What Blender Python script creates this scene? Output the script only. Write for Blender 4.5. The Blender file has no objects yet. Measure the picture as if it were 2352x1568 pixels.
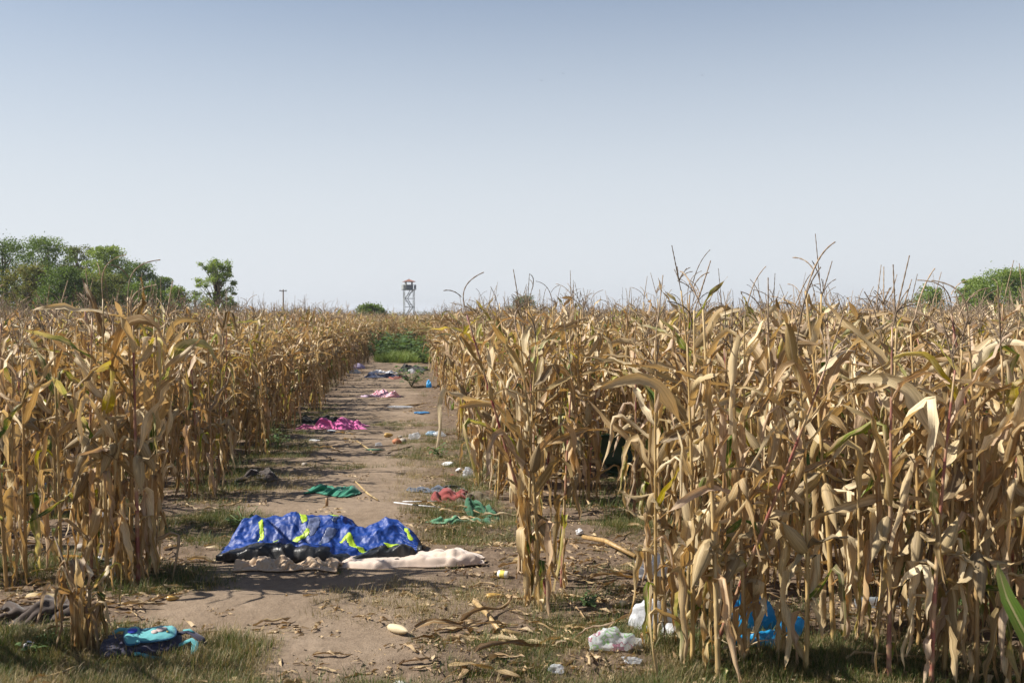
import bpy, math, random
import numpy as np
from mathutils import Vector, Matrix, Euler
R = math.radians
rnd = random.Random(11)
nr = np.random.RandomState(5)
S = bpy.context.scene
COL = S.collection

# ------------------------------------------------------------------ camera, sky, sun, exposure
CAMZ, PITCH, LENS = 1.70, 1.38, 35.0
cd = bpy.data.cameras.new("camera"); cam = bpy.data.objects.new("camera", cd); COL.objects.link(cam)
cam.location = (0, 0, CAMZ); cam.rotation_euler = (R(90 - PITCH), 0, 0)
cd.lens = LENS; cd.sensor_width = 36; cd.clip_end = 5000; cd.clip_start = 0.05
cd.dof.use_dof = True; cd.dof.focus_distance = 8.5; cd.dof.aperture_fstop = 8
S.camera = cam
SUN_EL, SUN_AZ = R(43), R(-90)          # azimuth from +Y, negative towards -X
w = bpy.data.worlds.new("World"); S.world = w; w.use_nodes = True
nt = w.node_tree; nt.nodes.clear()
sky = nt.nodes.new("ShaderNodeTexSky"); sky.sky_type = 'NISHITA'; sky.sun_disc = False
sky.sun_elevation = SUN_EL; sky.sun_rotation = SUN_AZ
sky.air_density = 1.0; sky.dust_density = 1.0; sky.ozone_density = 2.0; sky.altitude = 100
hs = nt.nodes.new("ShaderNodeHueSaturation"); hs.inputs['Saturation'].default_value = 1.12; hs.inputs['Value'].default_value = 1.12
bg = nt.nodes.new("ShaderNodeBackground"); bg.inputs[1].default_value = 0.055
wo = nt.nodes.new("ShaderNodeOutputWorld")
# pale haze low in the sky, the same all the way round
wt = nt.nodes.new("ShaderNodeTexCoord"); ws = nt.nodes.new("ShaderNodeSeparateXYZ"); nt.links.new(wt.outputs['Generated'], ws.inputs[0])
wr = nt.nodes.new("ShaderNodeValToRGB"); wr.color_ramp.interpolation = 'B_SPLINE'; cr_ = wr.color_ramp
cr_.elements[0].position = 0.0; cr_.elements[0].color = (.97, .97, .97, 1); cr_.elements[1].position = .55; cr_.elements[1].color = (0, 0, 0, 1)
for p_, v_ in ((.08, .94), (.18, .70), (.30, .30)):
    e_ = cr_.elements.new(p_); e_.color = (v_, v_, v_, 1)
nt.links.new(ws.outputs[2], wr.inputs[0])
wm = nt.nodes.new("ShaderNodeMix"); wm.data_type = 'RGBA'; wm.inputs[7].default_value = (8.45, 8.9, 9.45, 1)
nt.links.new(wr.outputs[0], wm.inputs[0]); nt.links.new(hs.outputs[0], wm.inputs[6])
nt.links.new(sky.outputs[0], hs.inputs['Color']); nt.links.new(wm.outputs[2], bg.inputs[0]); nt.links.new(bg.outputs[0], wo.inputs[0])
sd = bpy.data.lights.new("sun", 'SUN'); sun = bpy.data.objects.new("sun", sd); COL.objects.link(sun)
sd.energy = 5.0; sd.angle = R(0.53); sd.color = (1.0, 0.94, 0.85)
sv = Vector((math.sin(SUN_AZ) * math.cos(SUN_EL), math.cos(SUN_AZ) * math.cos(SUN_EL), math.sin(SUN_EL)))
sun.rotation_euler = (-sv).to_track_quat('-Z', 'Y').to_euler()
S.view_settings.view_transform = 'Standard'; S.view_settings.look = 'None'
S.view_settings.exposure = 0.75; S.view_settings.gamma = 1.0; S.view_settings.use_curve_mapping = False
S.render.engine = 'CYCLES'
c = S.cycles
c.use_denoising = True; c.max_bounces = 6; c.diffuse_bounces = 3; c.glossy_bounces = 2; c.transmission_bounces = 5
c.transparent_max_bounces = 8; c.volume_bounces = 0; c.caustics_reflective = False; c.caustics_refractive = False

# ------------------------------------------------------------------ numeric helpers
_perm = np.random.RandomState(3).rand(256, 256)
def vnoise(x, y):
    xi = np.floor(x).astype(int); yi = np.floor(y).astype(int); fx = x - xi; fy = y - yi
    fx = fx * fx * (3 - 2 * fx); fy = fy * fy * (3 - 2 * fy)
    a = _perm[xi & 255, yi & 255]; b = _perm[(xi + 1) & 255, yi & 255]; c_ = _perm[xi & 255, (yi + 1) & 255]; d = _perm[(xi + 1) & 255, (yi + 1) & 255]
    return (a * (1 - fx) + b * fx) * (1 - fy) + (c_ * (1 - fx) + d * fx) * fy
def fbm(x, y, o=4):
    s = 0; a = 0.5
    for k in range(o): s = s + a * (vnoise(x * 2 ** k + 17 * k, y * 2 ** k + 31 * k) - .5); a *= .5
    return s
def smooth(a, b, x):
    t = np.clip((x - a) / (b - a), 0, 1); return t * t * (3 - 2 * t)
def edgeL(Y): return -1.95 - 0.1 * Y
def edgeR(Y): return 0.76 - 0.1 * Y
def path_mask(X, Y):
    n = fbm(X * 1.3 + 50, Y * 1.3, 3) * 0.9
    l = smooth(-0.1, 0.35, X - (edgeL(Y) + 0.25) + n); r = smooth(-0.1, 0.35, (edgeR(Y) - 0.5) - X + n)
    near = smooth(4.3, 4.9, Y + n)
    return l * r * (1 - smooth(37, 42, Y)) * near
def ground_h(X, Y):
    X = np.asarray(X, float); Y = np.asarray(Y, float)
    fade = 1 - smooth(60, 120, np.abs(Y) + np.abs(X) * .3)
    p = path_mask(X, Y)
    row = np.cos((Y + 0.06 * X + 0.25 * fbm(X * .6, Y * .3, 2)) * 2 * np.pi / 0.75 + 2.6)
    big = fbm(X * .35 + 9, Y * .35, 2) * 0.09
    h = big + row * (0.022 * (1 - p) + 0.013 * p) + fbm(X * 2.2, Y * 2.2, 3) * (0.055 * (1 - p) + 0.035 * p) + fbm(X * 9, Y * 9, 3) * (0.03 * (1 - p) + 0.007 * p)
    return h * fade
def gh(x, y): return float(ground_h(np.array([x]), np.array([y]))[0])
def P(px, py, z=0.0):
    """point of the ground plane seen at pixel (px, py) of the 2352x1568 view of the photograph"""
    f = LENS / 36 * 2352; dx = (px - 1176) / f; dz = -(py - 784) / f
    cp, sp = math.cos(R(PITCH)), math.sin(R(PITCH))
    vy = cp + dz * sp; vz = -sp + dz * cp
    t = (z - CAMZ) / vz
    return dx * t, vy * t
def PD(px, D): return (px - 1176) / (LENS / 36 * 2352) * D      # x at distance D
def ZD(py, D): return CAMZ + (727 - py) / (LENS / 36 * 2352) * D  # height at distance D

# ------------------------------------------------------------------ materials
def newmat(name):
    m = bpy.data.materials.new(name); m.use_nodes = True; nt = m.node_tree; nt.nodes.clear(); return m, nt
def N(nt, t, **k):
    n = nt.nodes.new(t)
    for a, b in k.items():
        if isinstance(a, str) and a.startswith('i_'): n.inputs[a[2:].replace('_', ' ')].default_value = b
        else: setattr(n, a, b)
    return n
def ramp(nt, stops, interp='LINEAR'):
    r = N(nt, "ShaderNodeValToRGB"); cr = r.color_ramp; cr.interpolation = interp
    while len(cr.elements) > 1: cr.elements.remove(cr.elements[-1])
    cr.elements[0].position = stops[0][0]; cr.elements[0].color = (*stops[0][1], 1)
    for p, c_ in stops[1:]:
        e = cr.elements.new(p); e.color = (*c_, 1)
    return r
def mathn(nt, op, a, b=None):
    m = N(nt, "ShaderNodeMath", operation=op)
    for i, v in enumerate((a, b)):
        if v is None: continue
        if isinstance(v, (int, float)): m.inputs[i].default_value = v
        else: nt.links.new(v, m.inputs[i])
    return m.outputs[0]
def mixc(nt, f, a, b, mode='MIX'):
    m = N(nt, "ShaderNodeMix", data_type='RGBA', blend_type=mode)
    for s, v in ((m.inputs[0], f), (m.inputs[6], a), (m.inputs[7], b)):
        if isinstance(v, (int, float)): s.default_value = v
        elif isinstance(v, tuple): s.default_value = (*v, 1)
        else: nt.links.new(v, s)
    return m.outputs[2]
def random_value(nt):
    oi = N(nt, "ShaderNodeObjectInfo"); at = N(nt, "ShaderNodeAttribute", attribute_name="lr")
    return mathn(nt, 'FRACT', mathn(nt, 'ADD', oi.outputs['Random'], at.outputs['Fac'])), oi
def finish(nt, color, rough=.6, trans=0.0, tcol=None, bump=None, bdist=.01, bstr=.5, spec=.3, sheen=0):
    out = N(nt, "ShaderNodeOutputMaterial"); p = N(nt, "ShaderNodeBsdfPrincipled")
    p.inputs['Roughness'].default_value = rough; p.inputs['Specular IOR Level'].default_value = spec
    if sheen: p.inputs['Sheen Weight'].default_value = sheen
    if isinstance(color, tuple): p.inputs['Base Color'].default_value = (*color, 1)
    else: nt.links.new(color, p.inputs['Base Color'])
    if bump is not None:
        b = N(nt, "ShaderNodeBump"); b.inputs['Strength'].default_value = bstr; b.inputs['Distance'].default_value = bdist
        nt.links.new(bump, b.inputs['Height']); nt.links.new(b.outputs[0], p.inputs['Normal'])
    last = p.outputs[0]
    if trans:
        t = N(nt, "ShaderNodeBsdfTranslucent"); tc = tcol if tcol is not None else color
        if isinstance(tc, tuple): t.inputs[0].default_value = (*tc, 1)
        else: nt.links.new(tc, t.inputs[0])
        ms = N(nt, "ShaderNodeMixShader"); ms.inputs[0].default_value = trans
        nt.links.new(last, ms.inputs[1]); nt.links.new(t.outputs[0], ms.inputs[2]); last = ms.outputs[0]
    nt.links.new(last, out.inputs[0]); return p
def noise(nt, scale, detail=4, vec=None, rough=.55, dim='3D'):
    n = N(nt, "ShaderNodeTexNoise"); n.inputs['Scale'].default_value = scale; n.inputs['Detail'].default_value = detail; n.inputs['Roughness'].default_value = rough
    if vec is None:
        tc = N(nt, "ShaderNodeTexCoord"); vec = tc.outputs['Object']
    nt.links.new(vec, n.inputs['Vector']); return n.outputs['Fac']

def leaf_material(name, stops, green=False, trans=.27):
    m, nt = newmat(name)
    rv, oi = random_value(nt)
    base = ramp(nt, stops); nt.links.new(rv, base.inputs[0])
    uv = N(nt, "ShaderNodeUVMap", uv_map="uv"); sx = N(nt, "ShaderNodeSeparateXYZ"); nt.links.new(uv.outputs[0], sx.inputs[0])
    mp = N(nt, "ShaderNodeMapping"); mp.inputs['Scale'].default_value = (14, 1.6, 1); nt.links.new(uv.outputs[0], mp.inputs[0])
    va = N(nt, "ShaderNodeCombineXYZ"); nt.links.new(mathn(nt, 'MULTIPLY', rv, 37.0), va.inputs[2])
    vadd = N(nt, "ShaderNodeVectorMath", operation='ADD'); nt.links.new(mp.outputs[0], vadd.inputs[0]); nt.links.new(va.outputs[0], vadd.inputs[1])
    st = noise(nt, 1.0, 5, vadd.outputs[0], .65)
    streak = ramp(nt, [(.25, (.5, .46, .40)), (.5, (.95, .95, .95)), (.72, (1.22, 1.2, 1.15))]); nt.links.new(st, streak.inputs[0])
    col = mixc(nt, 1.0, base.outputs[0], streak.outputs[0], 'MULTIPLY')
    mp2 = N(nt, "ShaderNodeMapping"); mp2.inputs['Scale'].default_value = (1.6, 5.0, 1); nt.links.new(uv.outputs[0], mp2.inputs[0])
    vadd2 = N(nt, "ShaderNodeVectorMath", operation='ADD'); nt.links.new(mp2.outputs[0], vadd2.inputs[0]); nt.links.new(va.outputs[0], vadd2.inputs[1])
    bl = noise(nt, 1.0, 3, vadd2.outputs[0])
    if green:
        gm = ramp(nt, [(.38, (0, 0, 0)), (.55, (1, 1, 1))]); nt.links.new(bl, gm.inputs[0])
        gcol = ramp(nt, [(0, (.07, .13, .025)), (.35, (.13, .22, .03)), (.6, (.28, .32, .03)), (.8, (.55, .42, .03)), (1, (.10, .16, .04))]); nt.links.new(mathn(nt, 'FRACT', mathn(nt, 'MULTIPLY', rv, 5.3)), gcol.inputs[0])
        g2 = mixc(nt, 1.0, gcol.outputs[0], streak.outputs[0], 'MULTIPLY')
        tipf = mathn(nt, 'SUBTRACT', 1.25, sx.outputs[1])
        fac = mathn(nt, 'MINIMUM', mathn(nt, 'MULTIPLY', gm.outputs[0], tipf), 1.0)
        col = mixc(nt, fac, col, g2)
    else:
        bm = ramp(nt, [(.55, (0, 0, 0)), (.75, (1, 1, 1))]); nt.links.new(bl, bm.inputs[0])
        col = mixc(nt, mathn(nt, 'MULTIPLY', bm.outputs[0], .5), col, (.27, .165, .075))
    sp = ramp(nt, [(.66, (0, 0, 0)), (.74, (1, 1, 1))]); mp3 = N(nt, "ShaderNodeMapping"); mp3.inputs['Scale'].default_value = (7, 22, 1); nt.links.new(uv.outputs[0], mp3.inputs[0])
    va3 = N(nt, "ShaderNodeVectorMath", operation='ADD'); nt.links.new(mp3.outputs[0], va3.inputs[0]); nt.links.new(va.outputs[0], va3.inputs[1]); nt.links.new(noise(nt, 1.0, 4, va3.outputs[0], .7), sp.inputs[0])
    col = mixc(nt, mathn(nt, 'MULTIPLY', sp.outputs[0], .7), col, (.09, .06, .035))
    mid = mathn(nt, 'LESS_THAN', mathn(nt, 'ABSOLUTE', mathn(nt, 'SUBTRACT', sx.outputs[0], .5)), .06)
    col = mixc(nt, mathn(nt, 'MULTIPLY', mid, .45), col, (.66, .54, .33))
    tip = ramp(nt, [(.72, (0, 0, 0)), (1, (1, 1, 1))]); nt.links.new(sx.outputs[1], tip.inputs[0])
    col = mixc(nt, mathn(nt, 'MULTIPLY', tip.outputs[0], .5), col, (.30, .20, .12))
    tc = mixc(nt, 1.0, col, (1.15, .88, .47) if not green else (1.2, 1.15, .5), 'MULTIPLY')
    finish(nt, col, .5, trans, tc, bump=st, bdist=.004, bstr=.5, spec=.35)
    return m
DRY = [(0, (.42, .305, .155)), (.12, (.57, .44, .24)), (.3, (.80, .69, .47)), (.42, (.48, .355, .185)), (.55, (.34, .225, .105)),
       (.62, (.52, .35, .175)), (.70, (.59, .45, .32)), (.80, (.16, .115, .06)), (.90, (.47, .35, .155)), (1, (.74, .63, .42))]  # palest stops put leaf highlights into the colour, darkest stop deepens the contrast
M_DRY = leaf_material("dry_leaf", DRY)
M_GREEN = leaf_material("green_leaf", DRY, green=True, trans=.35)
M_LITTER = leaf_material("litter_leaf", [(0, (.40, .28, .14)), (.3, (.52, .39, .22)), (.6, (.26, .165, .085)), (.8, (.46, .33, .18)), (1, (.56, .44, .28))], trans=.12)
def husk_mat():
    m, nt = newmat("husk")
    rv, oi = random_value(nt)
    base = ramp(nt, [(0, (.42, .32, .18)), (.4, (.54, .43, .25)), (.7, (.27, .205, .12)), (1, (.60, .50, .32))]); nt.links.new(rv, base.inputs[0])
    uv = N(nt, "ShaderNodeUVMap", uv_map="uv"); mp = N(nt, "ShaderNodeMapping"); mp.inputs['Scale'].default_value = (26, 1.5, 1); nt.links.new(uv.outputs[0], mp.inputs[0])
    st = noise(nt, 1.0, 4, mp.outputs[0], .6)
    s = ramp(nt, [(.3, (.5, .46, .4)), (.7, (1.15, 1.12, 1.05))]); nt.links.new(st, s.inputs[0])
    finish(nt, mixc(nt, 1.0, base.outputs[0], s.outputs[0], 'MULTIPLY'), .6, .08, None, bump=st, bdist=.004, bstr=.7)
    return m
M_HUSK = husk_mat()
def stalk_mat(name, purple):
    m, nt = newmat(name)
    rv, oi = random_value(nt)
    tc = N(nt, "ShaderNodeTexCoord"); mp = N(nt, "ShaderNodeMapping"); mp.inputs['Scale'].default_value = (60, 60, 5); nt.links.new(tc.outputs['Object'], mp.inputs[0])
    st = noise(nt, 1.0, 3, mp.outputs[0])
    if purple: base = ramp(nt, [(0, (.24, .05, .06)), (.3, (.34, .13, .10)), (.6, (.20, .07, .08)), (1, (.42, .22, .14))])
    else: base = ramp(nt, [(0, (.40, .28, .12)), (.3, (.52, .39, .19)), (.55, (.32, .19, .08)), (.8, (.47, .33, .14)), (1, (.28, .17, .09))])
    nt.links.new(rv, base.inputs[0])
    s = ramp(nt, [(.3, (.55, .5, .45)), (.65, (1.1, 1.1, 1.1))]); nt.links.new(st, s.inputs[0])
    col = mixc(nt, 1.0, base.outputs[0], s.outputs[0], 'MULTIPLY')
    if purple:
        mp2 = N(nt, "ShaderNodeMapping"); mp2.inputs['Scale'].default_value = (1, 1, 6); nt.links.new(tc.outputs['Object'], mp2.inputs[0])
        b2 = ramp(nt, [(.45, (0, 0, 0)), (.6, (1, 1, 1))]); nt.links.new(noise(nt, 1.0, 2, mp2.outputs[0]), b2.inputs[0])
        col = mixc(nt, b2.outputs[0], col, (.45, .33, .18))
    finish(nt, col, .45, bump=st, bdist=.003, bstr=.5, spec=.4)
    return m
M_STALK = stalk_mat("stalk_tan", False); M_STALKP = stalk_mat("stalk_purple", True)
def flat_mat(name, col, rough=.7, var=.2, scale=12, trans=0, spec=.3, bstr=.4, bdist=.004, sheen=0, vec=None, rand=0.0):
    m, nt = newmat(name); n = noise(nt, scale, 5)
    r = ramp(nt, [(.3, tuple(v * (1 - var) for v in col)), (.7, tuple(min(1, v * (1 + var)) for v in col))]); nt.links.new(n, r.inputs[0])
    cc = r.outputs[0]
    if rand:
        rv, _ = random_value(nt); rr = ramp(nt, [(0, (1 - rand,) * 3), (1, (1 + rand,) * 3)]); nt.links.new(rv, rr.inputs[0]); cc = mixc(nt, 1.0, cc, rr.outputs[0], 'MULTIPLY')
    finish(nt, cc, rough, trans, None, bump=n, bdist=bdist, bstr=bstr, spec=spec, sheen=sheen); return m
M_TASSEL = flat_mat("tassel", (.29, .215, .145), .8, .35, 30, trans=.1, rand=.45)
def soil_mat():
    m, nt = newmat("soil")
    geo = N(nt, "ShaderNodeNewGeometry"); pos = geo.outputs['Position']
    at = N(nt, "ShaderNodeAttribute", attribute_name="path")
    n1 = noise(nt, 1.1, 6, pos, .6); n2 = noise(nt, 14, 6, pos, .7); n3 = noise(nt, 90, 4, pos, .65)
    packed = ramp(nt, [(.3, (.195, .145, .10)), (.55, (.25, .19, .135)), (.75, (.29, .224, .164))]); nt.links.new(n1, packed.inputs[0])
    loose = ramp(nt, [(.3, (.115, .082, .056)), (.7, (.21, .155, .11))]); nt.links.new(n2, loose.inputs[0])
    col = mixc(nt, at.outputs['Fac'], loose.outputs[0], packed.outputs[0])
    g = ramp(nt, [(.3, (.72, .7, .68)), (.6, (1.08, 1.08, 1.08))]); nt.links.new(n2, g.inputs[0])
    col = mixc(nt, .8, col, g.outputs[0], 'MULTIPLY')
    f = ramp(nt, [(.35, (.8, .8, .8)), (.65, (1.12, 1.12, 1.12))]); nt.links.new(n3, f.inputs[0])
    col = mixc(nt, .7, col, f.outputs[0], 'MULTIPLY')
    vo = N(nt, "ShaderNodeTexVoronoi", feature='DISTANCE_TO_EDGE'); vo.inputs['Scale'].default_value = 7
    ns = N(nt, "ShaderNodeTexNoise"); ns.inputs['Scale'].default_value = 5; nt.links.new(pos, ns.inputs['Vector'])
    vm = N(nt, "ShaderNodeVectorMath", operation='ADD'); nt.links.new(pos, vm.inputs[0]); nt.links.new(ns.outputs['Color'], vm.inputs[1]); nt.links.new(vm.outputs[0], vo.inputs['Vector'])
    cr = ramp(nt, [(0, (0, 0, 0)), (.03, (1, 1, 1))]); nt.links.new(vo.outputs['Distance'], cr.inputs[0])
    sel = ramp(nt, [(.55, (0, 0, 0)), (.62, (1, 1, 1))]); nt.links.new(noise(nt, 1.7, 2, pos), sel.inputs[0])
    crk = mathn(nt, 'MULTIPLY', mathn(nt, 'SUBTRACT', 1.0, cr.outputs[0]), sel.outputs[0])
    col = mixc(nt, mathn(nt, 'MULTIPLY', crk, .10), col, (.09, .06, .04))
    hsum = mathn(nt, 'ADD', mathn(nt, 'ADD', mathn(nt, 'MULTIPLY', n2, .8), mathn(nt, 'MULTIPLY', n3, .28)), mathn(nt, 'MULTIPLY', crk, -.06))
    finish(nt, col, .95, bump=hsum, bdist=.022, bstr=.75, spec=.12)
    return m
M_SOIL = soil_mat()
def grass_mat(name, stops, trans=.3):
    m, nt = newmat(name); rv, oi = random_value(nt)
    base = ramp(nt, stops); nt.links.new(rv, base.inputs[0])
    finish(nt, base.outputs[0], .55, trans, mixc(nt, 1.0, base.outputs[0], (1.2, 1.2, .6), 'MULTIPLY'), spec=.3); return m
M_GRASS = grass_mat("grass_green", [(0, (.05, .095, .018)), (.3, (.07, .11, .024)), (.5, (.11, .14, .036)), (.62, (.055, .085, .02)), (.75, (.22, .19, .08)), (.88, (.30, .23, .12)), (1, (.13, .10, .05))])
M_DRYG = grass_mat("grass_dry", [(0, (.30, .22, .11)), (.4, (.40, .31, .17)), (.6, (.20, .16, .07)), (.75, (.16, .17, .055)), (1, (.26, .19, .11))], .2)
M_WEED = grass_mat("weed_leaf", [(0, (.07, .12, .045)), (.5, (.11, .175, .065)), (1, (.16, .22, .08))])
def tree_mat(name, a, b, c_):
    return grass_mat(name, [(0, a), (.4, b), (.75, c_), (1, a)], .4)
M_T1 = tree_mat("locust_leaf", (.075, .125, .028), (.12, .18, .04), (.175, .24, .055))
M_T2 = tree_mat("light_leaf", (.16, .23, .055), (.22, .30, .07), (.28, .35, .10))
M_T3 = tree_mat("rusty_leaf", (.11, .14, .04), (.22, .19, .06), (.15, .19, .05))
M_T4 = tree_mat("grey_leaf", (.10, .14, .07), (.14, .18, .09), (.18, .21, .11))
M_BARK = flat_mat("bark", (.16, .12, .085), .9, .35, 20, bstr=.8)
def fabric(name, col, weave=260, var=.12, rough=.85, sheen=.3, trans=.05, spec=.2):
    m, nt = newmat(name)
    uv = N(nt, "ShaderNodeUVMap", uv_map="uv")
    n = noise(nt, 5, 5, uv.outputs[0]); wv = noise(nt, weave, 2, uv.outputs[0])
    r = ramp(nt, [(.3, tuple(v * (1 - var) for v in col)), (.7, tuple(min(1, v * (1 + var)) for v in col))]); nt.links.new(n, r.inputs[0])
    dirt = ramp(nt, [(.55, (1, 1, 1)), (.75, (.72, .66, .58))]); nt.links.new(noise(nt, 2.3, 5, uv.outputs[0]), dirt.inputs[0])
    cc = mixc(nt, .7, r.outputs[0], dirt.outputs[0], 'MULTIPLY')
    finish(nt, cc, rough, trans, None, bump=wv, bdist=.002, bstr=.35, spec=spec, sheen=sheen); return m
def check_fabric(name, a, b, sx, sy):
    m, nt = newmat(name); uv = N(nt, "ShaderNodeUVMap", uv_map="uv"); s = N(nt, "ShaderNodeSeparateXYZ"); nt.links.new(uv.outputs[0], s.inputs[0])
    fx = mathn(nt, 'GREATER_THAN', mathn(nt, 'FRACT', mathn(nt, 'MULTIPLY', s.outputs[0], sx)), .55)
    fy = mathn(nt, 'GREATER_THAN', mathn(nt, 'FRACT', mathn(nt, 'MULTIPLY', s.outputs[1], sy)), .55)
    f = mathn(nt, 'MULTIPLY', mathn(nt, 'ADD', fx, fy), .5)
    finish(nt, mixc(nt, f, a, b), .85); return m
def film_mat(name, col, opaque=.55, rough=.22, printed=None):
    m, nt = newmat(name)
    out = N(nt, "ShaderNodeOutputMaterial"); p = N(nt, "ShaderNodeBsdfPrincipled"); p.inputs['Roughness'].default_value = rough
    p.inputs['Specular IOR Level'].default_value = .6
    n = noise(nt, 22, 5); b = N(nt, "ShaderNodeBump"); b.inputs['Distance'].default_value = .01; b.inputs['Strength'].default_value = .9
    nt.links.new(n, b.inputs['Height']); nt.links.new(b.outputs[0], p.inputs['Normal'])
    r = ramp(nt, [(.3, tuple(v * .82 for v in col)), (.7, tuple(min(1, v * 1.12) for v in col))]); nt.links.new(n, r.inputs[0]); cc = r.outputs[0]
    if printed:
        n2 = noise(nt, 16, 2)
        for k, (lo, hi, pc) in enumerate(printed):
            a = mathn(nt, 'MULTIPLY', mathn(nt, 'GREATER_THAN', n2, lo), mathn(nt, 'LESS_THAN', n2, hi)); cc = mixc(nt, mathn(nt, 'MULTIPLY', a, .75), cc, pc)
    nt.links.new(cc, p.inputs['Base Color'])
    t = N(nt, "ShaderNodeBsdfTranslucent"); nt.links.new(cc, t.inputs[0]); ms = N(nt, "ShaderNodeMixShader"); ms.inputs[0].default_value = .4
    nt.links.new(p.outputs[0], ms.inputs[1]); nt.links.new(t.outputs[0], ms.inputs[2])
    tr = N(nt, "ShaderNodeBsdfTransparent"); m2 = N(nt, "ShaderNodeMixShader"); m2.inputs[0].default_value = opaque
    nt.links.new(tr.outputs[0], m2.inputs[1]); nt.links.new(ms.outputs[0], m2.inputs[2]); nt.links.new(m2.outputs[0], out.inputs[0]); return m
M_FW = film_mat("film_white", (.80, .82, .85), .86, .35); M_FC = film_mat("film_clear", (.75, .78, .82), .5, .15)
M_FB = film_mat("film_blue", (.03, .40, .78), .93, .35); M_FP = film_mat("film_print", (.75, .77, .79), .72, .15, [(.58, .63, (.45, .03, .15)), (.36, .41, (.25, .65, .12))])
M_PAPER = flat_mat("paper", (.72, .72, .72), .8, .15, 9)

# ------------------------------------------------------------------ mesh helpers
class MB:
    def __init__(s): s.v = []; s.f = []; s.uv = []; s.m = []; s.lr = []; s.n = 0
    def add(s, V, F, UV=None, mi=0, lr=0.0):
        V = np.asarray(V, float); k = s.n; s.v.append(V)
        s.f += [tuple(i + k for i in f) for f in F]; s.m += [mi] * len(F)
        s.uv.append(np.zeros((len(V), 2)) if UV is None else np.asarray(UV, float)); s.lr.append(np.full(len(V), lr)); s.n += len(V)
        return s
    def mesh(s, name, mats, smooth_=True):
        me = bpy.data.meshes.new(name); V = np.concatenate(s.v)
        me.from_pydata(V.tolist(), [], s.f)
        for m in mats: me.materials.append(m)
        me.polygons.foreach_set("material_index", np.array(s.m, np.int32))
        if smooth_: me.polygons.foreach_set("use_smooth", np.ones(len(s.f), bool))
        uv = np.concatenate(s.uv); li = np.empty(len(me.loops), np.int32); me.loops.foreach_get("vertex_index", li)
        l = me.uv_layers.new(name="uv"); l.data.foreach_set("uv", uv[li].ravel())
        lr = np.concatenate(s.lr)
        if lr.any():
            a = me.attributes.new("lr", 'FLOAT', 'POINT'); a.data.foreach_set("value", lr)
        me.update(); return me
def tube(pts, rad, n=6, caps=True, squash=1.0):
    pts = np.asarray(pts, float); K = len(pts); rad = np.broadcast_to(rad, K); T = np.gradient(pts, axis=0); T /= np.linalg.norm(T, axis=1)[:, None] + 1e-9
    ref = np.array([0, 0, 1.0]) if abs(T[0][2]) < .9 else np.array([1.0, 0, 0]); V = []; UV = []
    for i in range(K):
        a = np.cross(T[i], ref); a /= np.linalg.norm(a) + 1e-9; b = np.cross(T[i], a)
        for j in range(n):
            t = 2 * math.pi * j / n; V.append(pts[i] + rad[i] * (a * math.cos(t) + b * math.sin(t) * squash)); UV.append((j / n, i / (K - 1)))
    F = [(i * n + j, i * n + (j + 1) % n, (i + 1) * n + (j + 1) % n, (i + 1) * n + j) for i in range(K - 1) for j in range(n)]
    if caps: F += [tuple(range(n))[::-1], tuple((K - 1) * n + j for j in range(n))]
    return V, F, UV
def box(cx, cy, cz, sx, sy, sz):
    V = [(cx + a * sx / 2, cy + b * sy / 2, cz + c_ * sz / 2) for a in (-1, 1) for b in (-1, 1) for c_ in (-1, 1)]
    return V, [(0, 1, 3, 2), (4, 6, 7, 5), (0, 4, 5, 1), (2, 3, 7, 6), (0, 2, 6, 4), (1, 5, 7, 3)]
def bar(a, b, r, n=4): return tube([a, tuple((np.array(a) + b) / 2), b], r, n)
def grid_faces(nu, nv): return [(i * nv + j, (i + 1) * nv + j, (i + 1) * nv + j + 1, i * nv + j + 1) for i in range(nu - 1) for j in range(nv - 1)]
def obj(name, me, parent=None, loc=None, rot=None, sc=None):
    o = bpy.data.objects.new(name, me); COL.objects.link(o)
    if parent: o.parent = parent
    if loc is not None: o.location = loc
    if rot is not None: o.rotation_euler = rot
    if sc is not None: o.scale = (sc,) * 3 if isinstance(sc, (int, float)) else sc
    return o
def tag(o, label=None, cat=None, group=None, kind=None):
    for k, v in (('label', label), ('category', cat), ('group', group), ('kind', kind)):
        if v: o[k] = v
    return o
def thing(name, loc, label, cat, group=None, rz=0, sc=1):
    return tag(obj(name, None, None, loc, (0, 0, rz), sc), label, cat, group)
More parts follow.
